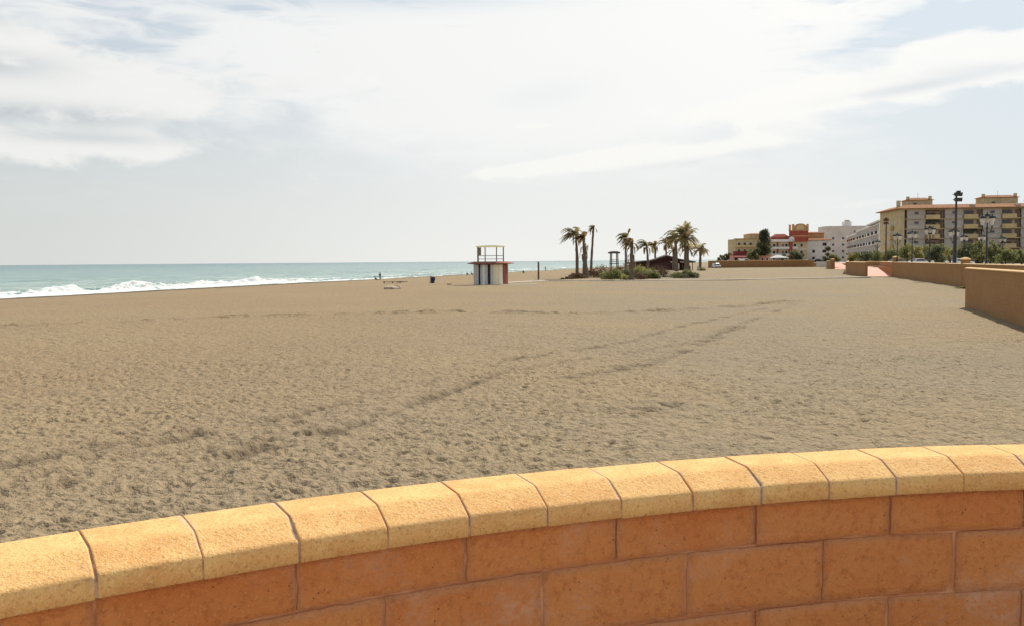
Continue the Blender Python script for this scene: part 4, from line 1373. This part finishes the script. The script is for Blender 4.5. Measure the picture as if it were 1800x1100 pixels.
palm('leftmost tall palm of the grove with fronds blown to the left', 1015, 1012.5, 413, 172, 2.6, 19, .27, .9, 201)
palm('shaggy trunked ragged palm second from the left of the grove', 1029, 1026, 419, 168, 1.9, 17, .36, .5, 202, True, .5, .3)
palm('tallest thin palm with a tiny crown, third from the left', 1038.8, 1043.5, 401, 195, 1.3, 12, .24, .7, 203)
palm('palm with fronds blown left standing right of the wooden watchtower', 1100, 1100.5, 419, 185, 2.0, 16, .24, .7, 204)
palm('brown drooping palm nearest the camera in front of the grove', 1110.5, 1110.8, 428, 152, 1.7, 20, .29, .35, 205, True, .25)
palm('pale palm leaning left in front of the dark beach bar roof', 1140, 1137, 432, 185, 2.1, 13, .24, .8, 206)
palm('small brownish palm behind the left slope of the bar roof', 1152, 1151.5, 432, 244, 2.3, 19, .26, .3, 207, True)
palm('upright palm behind the ridge of the bar roof', 1171, 1171, 429, 248, 2.4, 19, .26, .2, 208, up=.2)
palm('tall palm blown left beside the fullest palm', 1189.5, 1187, 418, 212, 3.0, 22, .34, .7, 209)
palm('fullest palm with a large round crown right of the bar', 1205.6, 1204.5, 422, 178, 3.1, 34, .34, .1, 210, up=.3)
palm('low brown palm tucked behind the tall leaning one', 1184, 1184, 442, 222, 1.7, 12, .3, .1, 211, True)
palm('low palm half hidden behind the fullest palm', 1209.5, 1209, 438, 228, 2.5, 16, .34, .1, 212)
palm('rightmost round headed palm of the grove', 1231, 1231, 440, 262, 2.9, 24, .36, .1, 213)


# ------------------------------------------------------------------ bushes of the grove
def bush(label, px, py, wpx, hpx, Y, mat, seed, n=2600, size=.16, name='bush', deep=1.6):
    x, _, _ = at(px, py, Y); z = tz(x, Y)
    W = wpx*Y/F/2; Hh = hpx*Y/F
    rr = random.Random(seed); bl = []
    for i in range(16):
        q = rr.uniform(-1, 1); s = rr.uniform(.28, .5)*Hh
        hz = Hh*(1-abs(q)**2.2*.75)*rr.uniform(.25, .75)
        bl.append((q*W*.9, rr.uniform(-1, 1)*deep, hz, s*1.5, s*1.2, s))
    o = thing(name, label, 'bush', (x, Y, z), 0.0, 'bushes of the beach grove')
    st_ = MB()
    for b in bl[:9]: st_.tube([(b[0]*.3, b[1]*.3, -.1), (b[0]*.7, b[1]*.7, b[2]*.6), (b[0], b[1], b[2]+b[5]*.6)], [.05, .035, .015], 4)
    st_.build('stems', M['bark'], o)
    me = leaf_mesh('foliage', bl, n, size, mat, seed)
    link(bpy.data.objects.new('foliage', me), o)


bush('broad dark green bush below the wooden watchtower', 1079, 489, 40, 17, 158, M['leaf'], 301)
bush('dark bush just behind the broad green one', 1092, 488, 34, 17, 170, M['leaf_dark'], 302)
bush('low yellowish bush at the foot of the nearest palm', 1100, 492, 26, 8, 153, M['leaf_yellow'], 303, 1400)
bush('bright green bush right of the nearest palm', 1140, 490, 34, 17, 160, M['leaf'], 304)
bush('olive bush in front of the bar left of its doorway', 1126, 486, 36, 18, 176, M['leaf_yellow'], 305)
bush('wide green bush under the fullest palm', 1203, 489, 44, 14, 163, M['leaf'], 306)
bush('low dark bush at the right foot of the wide green bush', 1209, 490, 40, 9, 160, M['leaf_dark'], 307, 1500)
bush('dry brown scrub around the leftmost palm trunk', 1016, 487, 30, 11, 166, M['driedbush'], 308, 1700, .13)
bush('dry brown scrub between the shaggy palm and the broad bush', 1044, 487, 42, 15, 172, M['driedbush'], 309, 2200, .13)
bush('tall dry scrub behind the thin tall palm', 1055, 485, 34, 20, 190, M['driedbush'], 310, 1500, .12)
bush('dry brown scrub right of the nearest palm', 1120, 490, 24, 13, 156, M['driedbush'], 311, 1500, .13)
bush('dry reddish scrub in front of the bar wall', 1163, 489, 22, 20, 172, M['driedbush'], 312, 1700, .13)
bush('dry scrub against the left side of the bar', 1104, 482, 52, 20, 196, M['driedbush'], 313, 2200, .14)
bush('small tuft right of the bar beside the rightmost palm', 1236, 465, 18, 6, 258, M['leaf_yellow'], 314, 900, .2)
bush('yellow green weeds at the foot of the long tan wall', 1690, 508, 22, 3, 98, M['leaf_yellow'], 315, 900, .07, deep=.5)
bush('scattered debris scrub at the left end of the grove', 1000, 486, 26, 4, 162, M['driedbush'], 316, 600, .12)


# ------------------------------------------------------------------ beach bar, watchtower, lifeguard hut
x0, _, _ = at(1172, 455, 232)
zb = tz(x0, 232)
bbar = thing('beach_bar', 'dark thatched beach bar with a peaked roof among the palms', 'beach bar', (x0, 232, zb), R(-4))
bar(bbar, 'wall', M['hutwall'], -9.2, 1.2, 0, 6, -.3, 1.95)
bar(bbar, 'back_wall', M['hutwall'], 1.2, 6.0, 4.5, 6, -.3, 2.2)
bar(bbar, 'counter', M['hutwall'], 4.2, 6.0, 0.0, .4, -.3, 1.1)
for q in (1.3, 2.6, 3.9, 5.2, 6.4): MB().tube([(q, -.6, -.3), (q, -.6, 2.3)], .11, 6).build('post', M['wood'], bbar)
for q in (0, 1): bar(bbar, 'blind', M['awn_white'], .9+2.4*q, 2.5+2.2*q, -.75, -.68, 1.95, 2.2)
bar(bbar, 'noticeboard', M['awn_white'], 2.72, 3.1, -.72, -.66, .2, 1.7)
rf = MB()
rp = [(-9.8, 2.05), (-4.0, 2.55), (-.6, 3.6), (0, 3.78), (.6, 3.6), (3.6, 2.75), (7.2, 2.2)]
rf.loft([[(x, -1.2, z) for x, z in rp]+[(x, -1.2, z-.25) for x, z in reversed(rp)], [(x, 2.8, z+.25*(1-abs(x)/10)) for x, z in rp]+[(x, 2.8, z-.25) for x, z in reversed(rp)], [(x, 7, z-.15) for x, z in rp]+[(x, 7, z-.4) for x, z in reversed(rp)]])
rf.build('roof', M['thatch'], bbar)
gp = [(-9.1, 1.955), (5.9, 1.955), (5.9, 2.15), (3.6, 2.48), (.6, 3.32), (0, 3.5), (-.6, 3.32), (-4.0, 2.28)]
MB().loft([[(x, .35, z) for x, z in gp], [(x, .55, z) for x, z in gp]]).build('gable', M['hutwall'], bbar)
rnp = np.random.RandomState(4)
fr_ = MB()
for q in rnp.uniform(-9.6, 7, 260):
    z = np.interp(q, [p[0] for p in rp], [p[1] for p in rp])-.24
    fr_.face([(q-.05, -1.22, z), (q+.05, -1.22, z), (q+.03, -1.26, z-rnp.uniform(.1, .35))])
tag(fr_.build('thatch_fringe', M['thatch'], bbar), kind='stuff')
for x_, y_, w_, h_ in ((7.6, -1, .8, .9), (8.7, -.4, .8, .9)):
    pass
hx0, _, _ = at(1222, 470, 240)
crates = thing('stacked_chairs', 'pale stacked chairs at the right end of the beach bar', 'chairs', (hx0, 236, tz(hx0, 236)), .2)
for k in range(4):
    bar(crates, 'seat', M['towerwhite'], -.25, .25, -.25, .25, .42+.12*k, .46+.12*k)
    bar(crates, 'backrest', M['towerwhite'], -.25, .25, .20, .25, .463+.12*k, .95+.12*k)
for sx in (-.23, .19):
    for sy in (-.23, .19): bar(crates, 'leg', M['towerwhite'], sx, sx+.04, sy, sy+.04, 0, .418)

x0, _, _ = at(1079.5, 455, 205)
zb = tz(x0, 205)
wtw = thing('wooden_watchtower', 'slim wooden watchtower with dark roof between the palms', 'watchtower', (x0, 205, zb), .1)
for sx in (-.8, .8):
    for sy in (-.8, .8): MB().tube([(sx, sy, -.3), (sx*.86, sy*.86, 4.4)], .12, 6).build('post', M['wood'], wtw)
bar(wtw, 'platform', M['wood'], -.9, .9, -.9, .9, 2.05, 2.2)
for y_ in (-.78, .72):
    bar(wtw, 'rail', M['wood'], -.75, .75, y_, y_+.06, 3.0, 3.1)
    bar(wtw, 'rail', M['wood'], -.75, .75, y_, y_+.06, 2.55, 2.65)
for x_ in (-.78, .72):
    bar(wtw, 'rail', M['wood'], x_, x_+.06, -.75, .75, 3.0, 3.1)
bar(wtw, 'roof', M['thatch'], -1.15, 1.15, -1.15, 1.15, 4.403, 4.72)
MB().loft([[(-1.15, -1.15, 4.723), (1.15, -1.15, 4.723), (1.15, 1.15, 4.723), (-1.15, 1.15, 4.723)], [(-.5, -.5, 4.95), (.5, -.5, 4.95), (.5, .5, 4.95), (-.5, .5, 4.95)]]).build('roof_cap', M['thatch'], wtw)

x0, y0 = G(863, 501.5)
Yt = 127.0
x0, _, _ = at(863, 500, Yt+2.4)
lg = thing('lifeguard_hut', 'round white boarded lifeguard hut with railed lookout and pale canopy', 'lifeguard hut', (x0, Yt+2.4, 0), 0)
RB, NB = 2.42, 40
zr = 2.85
mbp = MB(); mbp.prism([((RB-.10)*math.cos(a), (RB-.10)*math.sin(a)) for a in np.linspace(0, 2*math.pi, 40, endpoint=False)], -.2, zr)
mbp.build('core', M['towerdark'], lg)
bm = {}
for q in range(NB):
    a0, a1 = 2*math.pi*q/NB, 2*math.pi*(q+.93)/NB
    am = math.degrees((a0+a1)/2)
    dx_ = math.cos((a0+a1)/2)
    front = math.sin((a0+a1)/2) < 0
    if front and (-.76 < dx_ < -.64 or -.12 < dx_ < -.01): continue          # dark doorways
    if dx_ > .68: mat = M['towerred']
    elif dx_ > .10: mat = M['towerlit'] if dx_ < .56 else M['towerwhite']  # cream tone colours in the lit face of the hut
    elif dx_ < -.84: mat = M['towergrey_shade']  # left edge all grey: its shade is put into the board colour
    else: mat = M['towerwhite'] if q % 2 else M['towergrey_shade']
    pr = .03 if q % 2 else 0.0
    MB().prism([((RB-.09)*math.cos(a0), (RB-.09)*math.sin(a0)), ((RB+pr)*math.cos(a0), (RB+pr)*math.sin(a0)), ((RB+pr)*math.cos(a1), (RB+pr)*math.sin(a1)), ((RB-.09)*math.cos(a1), (RB-.09)*math.sin(a1))][::-1], 0.02, zr-.01).build('board', mat, lg)
rf = MB()
na = 8
def octo(r_, z, rot=0.0): return [(r_*math.cos(2*math.pi*(j+rot)/na), r_*math.sin(2*math.pi*(j+rot)/na), z) for j in range(na)]
rf.loft([octo(2.3, zr+.003), octo(3.35, zr+.12), octo(3.30, zr+.20), octo(2.4, zr+.40), octo(2.0, zr+.42)])
rf.build('roof', M['towerred'], lg)
zt0 = zr+.42
hw = 1.80
for (px_, py_) in ((-hw, -hw*.7), (hw, -hw*.7), (-hw, hw*.7), (hw, hw*.7), (-.75, -hw*.72), (.85, -hw*.72)):
    bar(lg, 'post', M['railing'], px_-.07, px_+.07, py_-.07, py_+.07, zt0-.06, zt0+2.02)
for zz in (.32, .78):
    bar(lg, 'rail', M['railing'], -hw+.08, hw-.08, -hw*.7-.03, -hw*.7+.03, zt0+zz, zt0+zz+.07)
    bar(lg, 'rail', M['railing'], -hw+.08, hw-.08, hw*.7-.03, hw*.7+.03, zt0+zz, zt0+zz+.07)
    for sx in (-hw, hw): bar(lg, 'rail', M['railing'], sx-.03, sx+.03, -hw*.7+.08, hw*.7-.08, zt0+zz, zt0+zz+.07)
bar(lg, 'side_panel', M['railing'], -hw+.08, -hw+.40, hw*.7-.12, hw*.7-.06, zt0+.9, zt0+2.0)
cn_ = MB()
ca = []
for xx in np.linspace(-1, 1, 9): ca.append((xx*(hw+.22), zt0+2.03+.12+.13*(1-xx*xx)))
ring = lambda y_, k: [(x, y_, z*1.0) for x, z in ca]+[(hw+.22, y_, zt0+2.023), (-hw-.22, y_, zt0+2.023)]
cn_.loft([ring(-hw*.7-.25, 1), ring(hw*.7+.25, 1)])
cn_.build('canopy', M['canopy'], lg)
x1, y1 = G(890, 500.5)
tag(MB().prism([(x0-1.5, Yt-1.4), (x0+6.5, Yt-.6), (x0+6.5, Yt+1.6), (x0+2.0, Yt+1.3), (x0-1.5, Yt+.3)], -.3, .06).build('hut_paving', M['concrete']), 'pale paved apron in front of the lifeguard hut', 'paving', kind='structure')

x0, y0 = G(946.5, 494)
pw = thing('wooden_post', 'tall weathered wooden shower post right of the lifeguard hut', 'post', (x0, y0, 0), 0)
MB().tube([(0, 0, -.4), (.02, 0, 1.5), (0, 0, 3.15)], [.16, .15, .14], 8).build('shaft', M['wood'], pw)
bar(pw, 'shower_head', M['railing'], -.1, .1, -.36, -.15, 2.75, 2.85)
bar(pw, 'base_slab', M['concrete'], -1.1, 1.1, -.9, .9, .14, .155) if False else bar(pw, 'base_slab', M['concrete'], -1.1, 1.1, -.9, .9, -.2, .17)

x0, y0 = G(760, 498)
bn = thing('litter_bin', 'dark navy litter bin tilted on the sand left of the lifeguard hut', 'bin', (x0, y0, tz(x0, y0)), .4)
b2 = MB().lathe([(.28, -.05), (.30, .05), (.38, .85), (.40, .88), (.40, .93), (.34, .93), (.30, .80)], 12).build('body', M['bin'], bn, True)
MB().tube([(-.42, 0, -.2), (-.42, 0, 1.15)], .04, 6).build('stake', M['railing'], bn)
bn.rotation_euler = (0, R(9), .4)

x0, y0 = G(690, 498)
pl_ = thing('wooden_pallet', 'low wooden pallet lying near the waterline', 'pallet', (x0, y0, tz(x0, y0)), .1)
for q in range(6): bar(pl_, 'plank', M['wood'], -1.5, 1.45, -.75+.26*q, -.53+.26*q, .22, .27)
for q in (-1.3, 0, 1.2): bar(pl_, 'bearer', M['wood'], q-.06, q+.06, -.75, .75, -.1, .217)
x1, y1 = G(704, 497)
tag(MB().tube([(x1-.6, y1, tz(x1, y1)+.10), (x1+1.1, y1+.5, tz(x1, y1)+.16)], [.14, .07], 7).build('driftwood', M['rock']), 'pale driftwood log at the right end of the pallet', 'driftwood')


def rock(label, px, py, w, h, seed):
    x, y = G(px, py); rr = random.Random(seed)
    me = bpy.data.meshes.new('rock')
    bm_ = bmesh.new(); bmesh.ops.create_icosphere(bm_, subdivisions=2, radius=1)
    for v in bm_.verts:
        k = 1+rr.uniform(-.16, .16); v.co = Vector((v.co.x*w*k, v.co.y*w*.7*k, v.co.z*h*k))
    bm_.to_mesh(me); bm_.free(); me.materials.append(M['rock'])
    o = link(bpy.data.objects.new('rock', me)); o.location = (x, y, tz(x, y)+h*.35)
    return tag(o, label, 'rock')


rock('larger flat brown boulder on the sand below the pallet', 687, 509, .95, .32, 1)
rock('smaller pale boulder touching the flat brown one', 699, 508.5, .5, .38, 2)
rock('small dark stone on the sand left of the lifeguard hut', 790, 500, .4, .14, 3)


# ------------------------------------------------------------------ people by the water
def person(label, px, py, h, mats, seed, sit=False, rz=0.0, Y=None):
    x, y = G(px, py, -.1)
    if Y: x, y, _ = at(px, py, Y)
    z = tz(x, y)
    s = h/1.75
    if sit:
        J = {'pelvis': (0, 0, .16), 'chest': (0, .12, .46), 'neck': (0, .10, .66), 'head': (0, .08, .76), 'crown': (0, .08, .90), 'lk': (-.14, -.34, .46), 'la': (-.15, -.55, .08), 'lf': (-.15, -.70, .04), 'rk': (.14, -.34, .44), 'ra': (.15, -.56, .08), 'rf': (.15, -.70, .04),
             'ls': (-.19, .11, .60), 'le': (-.25, -.10, .42), 'lh': (-.14, -.32, .44), 'rs': (.19, .11, .60), 're': (.25, -.10, .42), 'rh': (.14, -.32, .44)}
    else:
        J = {'pelvis': (0, 0, .93), 'chest': (0, -.02, 1.25), 'neck': (0, 0, 1.47), 'head': (0, -.03, 1.57), 'crown': (0, -.02, 1.70), 'lk': (-.11, -.06, .50), 'la': (-.12, .02, .09), 'lf': (-.13, -.15, .03), 'rk': (.12, -.10, .50), 'ra': (.13, .10, .10), 'rf': (.14, -.06, .03),
             'ls': (-.20, 0, 1.40), 'le': (-.26, .04, 1.12), 'lh': (-.25, -.10, .88), 'rs': (.20, 0, 1.40), 're': (.27, .05, 1.12), 'rh': (.24, -.12, .90)}
    rad = {'pelvis': .15, 'chest': .16, 'neck': .06, 'head': .095, 'crown': .075, 'lk': .07, 'rk': .07, 'la': .05, 'ra': .05, 'lf': .045, 'rf': .045, 'ls': .07, 'rs': .07, 'le': .048, 're': .048, 'lh': .04, 'rh': .04}
    names = list(J)
    ed = [('pelvis', 'chest'), ('chest', 'neck'), ('neck', 'head'), ('head', 'crown'), ('pelvis', 'lk'), ('lk', 'la'), ('la', 'lf'), ('pelvis', 'rk'), ('rk', 'ra'), ('ra', 'rf'), ('chest', 'ls'), ('ls', 'le'), ('le', 'lh'), ('chest', 'rs'), ('rs', 're'), ('re', 'rh')]
    me = bpy.data.meshes.new('body')
    me.from_pydata([tuple(c*s for c in J[n]) for n in names], [(names.index(a), names.index(b2)) for a, b2 in ed], [])
    tmp = bpy.data.objects.new('tmp', me); link(tmp)
    md = tmp.modifiers.new('skin', 'SKIN'); md.use_smooth_shade = True
    for i, n in enumerate(names):
        sv = me.skin_vertices[0].data[i]
        sv.radius = (rad[n]*s, rad[n]*s*(.75 if n in ('pelvis', 'chest') else 1)); sv.use_root = n == 'pelvis'
    ss = tmp.modifiers.new('sub', 'SUBSURF'); ss.levels = ss.render_levels = 1
    dg = bpy.context.evaluated_depsgraph_get()
    ev = tmp.evaluated_get(dg)
    m2 = bpy.data.meshes.new_from_object(ev)
    bpy.data.objects.remove(tmp)
    m2.materials.clear()
    for mm in (M['skin'], mats[0], mats[1]): m2.materials.append(mm)
    nk, pv = J['neck'][2]*s, J['pelvis'][2]*s
    for p in m2.polygons:
        c = p.center
        p.material_index = 0 if c.z > nk-.01 else (1 if (c.z > pv-.03*s and not (sit and c.y < -.15*s)) else 2)
        if not sit and c.z < .1*s: p.material_index = 0
    o = thing('person', label, 'person', (x, y, z), rz)
    m2.name = 'body'
    link(bpy.data.objects.new('body', m2), o)
    hr = MB(); hx, hy, hz = (J['crown'][k]*s for k in range(3))
    hr.lathe([(.085*s, hz-.09*s), (.105*s, hz-.03*s), (.09*s, hz+.03*s), (.03*s, hz+.065*s)], 10, hx, hy+.02*s)
    hr.build('hair', M['hair'], o, True)
    return o


person('person in dark clothes standing at the waterline on the left', 668, 490, 1.7, (M['cloth_dark'], M['cloth_brown']), 1, False, 2.6)
person('person sitting on the sand beside the standing person in dark clothes', 660, 490.5, 1.6, (M['cloth_brown'], M['cloth_dark']), 2, True, 2.4)
person('person sitting by the surf just left of the lifeguard hut', 829, 482.5, 1.7, (M['awn_red'], M['cloth_dark']), 3, True, 2.5)
person('dark clad person sitting farther left of the lifeguard hut by the surf', 821, 482, 1.7, (M['cloth_dark'], M['cloth_blue']), 4, True, 2.9)
person('person crouched on the sand right of the lifeguard hut', 920, 482.5, 1.7, (M['cloth_dark'], M['cloth_dark']), 5, True, 2.9)
person('distant person walking by the sea right of the wooden post', 959, 475, 1.75, (M['cloth_dark'], M['cloth_blue']), 6, False, 1.0)
person('person walking on the promenade left of the tall floodlight mast', 1670, 470, 1.75, (M['cloth_dark'], M['cloth_blue']), 7, False, 1.3, 118)
bpy.context.view_layer.update()
scene.collection.objects['person.006'].location.z = PZ


# ------------------------------------------------------------------ vehicles
def car(label, loc, rz, paint, kind='car', group='vehicles parked behind the walls'):
    o = thing('parked_car' if kind == 'car' else 'parked_van', label, 'car' if kind == 'car' else 'van', loc, rz, group)
    if kind == 'car':
        prof = [(-2.1, .35), (-2.15, .62), (-2.05, .90), (-1.75, .98), (-1.15, 1.42), (.35, 1.46), (1.05, .98), (1.95, .85), (2.15, .62), (2.12, .35)]
        gl = [(-1.55, 1.00), (-1.08, 1.36), (.30, 1.40), (.88, 1.00)]
        W = .85
    else:
        prof = [(-2.3, .40), (-2.35, .9), (-2.30, 1.80), (-2.1, 1.95), (1.0, 1.95), (1.5, 1.72), (2.0, 1.12), (2.38, 1.0), (2.42, .65), (2.38, .40)]
        gl = [(.1, 1.12), (.1, 1.70), (1.25, 1.70), (1.80, 1.12)]
        W = .95
    b = MB()
    inn = lambda z: W-.16*max(0, (z-.95))/.5
    b.loft([[(x, -inn(z)*.97, z) for x, z in prof], [(x, -inn(z), z) for x, z in prof], [(x, inn(z), z) for x, z in prof], [(x, inn(z)*.97, z) for x, z in prof]])
    b.build('body', paint, o)
    for s_ in (-1, 1):
        MB().loft([[(x, s_*(inn(z)+.004), z) for x, z in gl], [(x, s_*(inn(z)+.02), z) for x, z in gl]]).build('side_window', M['darkwin'], o)
    if kind == 'car':
        MB().face([(1.02, -.72, 1.02), (1.02, .72, 1.02), (.42, .66, 1.435), (.42, -.66, 1.435)]).build('windscreen', M['darkwin'], o)
        MB().face([(-1.74, -.72, 1.02), (-1.74, .72, 1.02), (-1.22, .66, 1.40), (-1.22, -.66, 1.40)]).build('rear_window', M['darkwin'], o)
        wh = (-1.3, 1.35)
    else:
        MB().face([(2.01, -.80, 1.16), (2.01, .80, 1.16), (1.54, .70, 1.70), (1.54, -.70, 1.70)]).build('windscreen', M['darkwin'], o)
        MB().face([(-2.352, -.75, 1.15), (-2.352, .75, 1.15), (-2.345, .68, 1.72), (-2.345, -.68, 1.72)]).build('rear_window', M['darkwin'], o)
        wh = (-1.45, 1.55)
    for wx in wh:
        for s_ in (-1, 1):
            w = MB(); n = 14
            w.loft([[(wx+.32*math.cos(2*math.pi*j/n), y_, .32+.32*math.sin(2*math.pi*j/n)) for j in range(n)] for y_ in sorted((s_*(W+.03), s_*(W-.18)))])
            wo_ = w.build('wheel', M['tyre'], o)
            w = MB(); w.loft([[(wx+.19*math.cos(2*math.pi*j/n), y_, .32+.19*math.sin(2*math.pi*j/n)) for j in range(n)] for y_ in sorted((s_*(W+.045), s_*(W+.02)))])
            w.build('rim', M['carsilver'], wo_)
    ex = prof[-2][0]; rx = prof[1][0]
    for s_ in (-1, 1):
        bar(o, 'headlight', M['opal'], ex-.08, ex+.02, s_*.6-.15, s_*.6+.15, .62, .76)
        bar(o, 'tail_light', M['lamp_red'], rx-.02, rx+.06, s_*.66-.1, s_*.66+.1, .66, .85)
    return o


x0, y0, _ = at(1259, 470.5, 352)
car('pale grey van standing on the sand at the left end of the far tan wall', (x0, 352, .0), R(-80), M['carsilver'], 'van')
for px, Y, mat, kd, rz, lab in ((1308, 374, 'carwhite', 'van', 0.05, 'white van behind the left part of the far tan wall'), (1282, 380, 'carwhite', 'car', 3.1, 'white car below the leftmost low trees'),
                                (1421, 374, 'carsilver', 'car', 3.2, 'silver car parked behind the right part of the far tan wall'), (1438, 378, 'cardark', 'car', 0.1, 'black car parked next to the silver car'),
                                (1616, 175, 'carwhite', 'car', .3, 'white car behind the promenade wall below the left lantern lamps'), (1690, 165, 'carwhite', 'car', .2, 'white car right of the tall floodlight mast'),
                                (1578, 185, 'carsilver', 'car', .4, 'grey car just right of the brown mast')):
    x0, y0, _ = at(px, 455, Y)
    car(lab, (x0, y0, PZ+.013), rz, M[mat], kd)

# round white bollards along the promenade edge
bproto = None
bl_ = [(52.6, 103), (56.0, 114.5), (59.6, 127), (63.2, 139)]
for k, (bx, by) in enumerate(bl_):
    lab = '%s round topped pale stone bollard from the right behind the long tan wall' % ('first', 'second', 'third', 'fourth')[k]
    if bproto is None:
        bproto = thing('bollard', lab, 'bollard', (bx+1, by, PZ), 0, 'bollards behind the long tan wall')
        MB().lathe([(.22, 0), (.22, .1), (.16, .2), (.16, .72), (.2, .76)], 10).build('shaft', M['white'], bproto, True)
        MB().lathe([(.06, .762), (.19, .80), (.26, .94), (.22, 1.08), (.1, 1.17), (.02, 1.19)], 10).build('ball', M['white'], bproto, True)
    else:
        copy_thing(bproto, (bx+1, by, PZ), 0, lab)
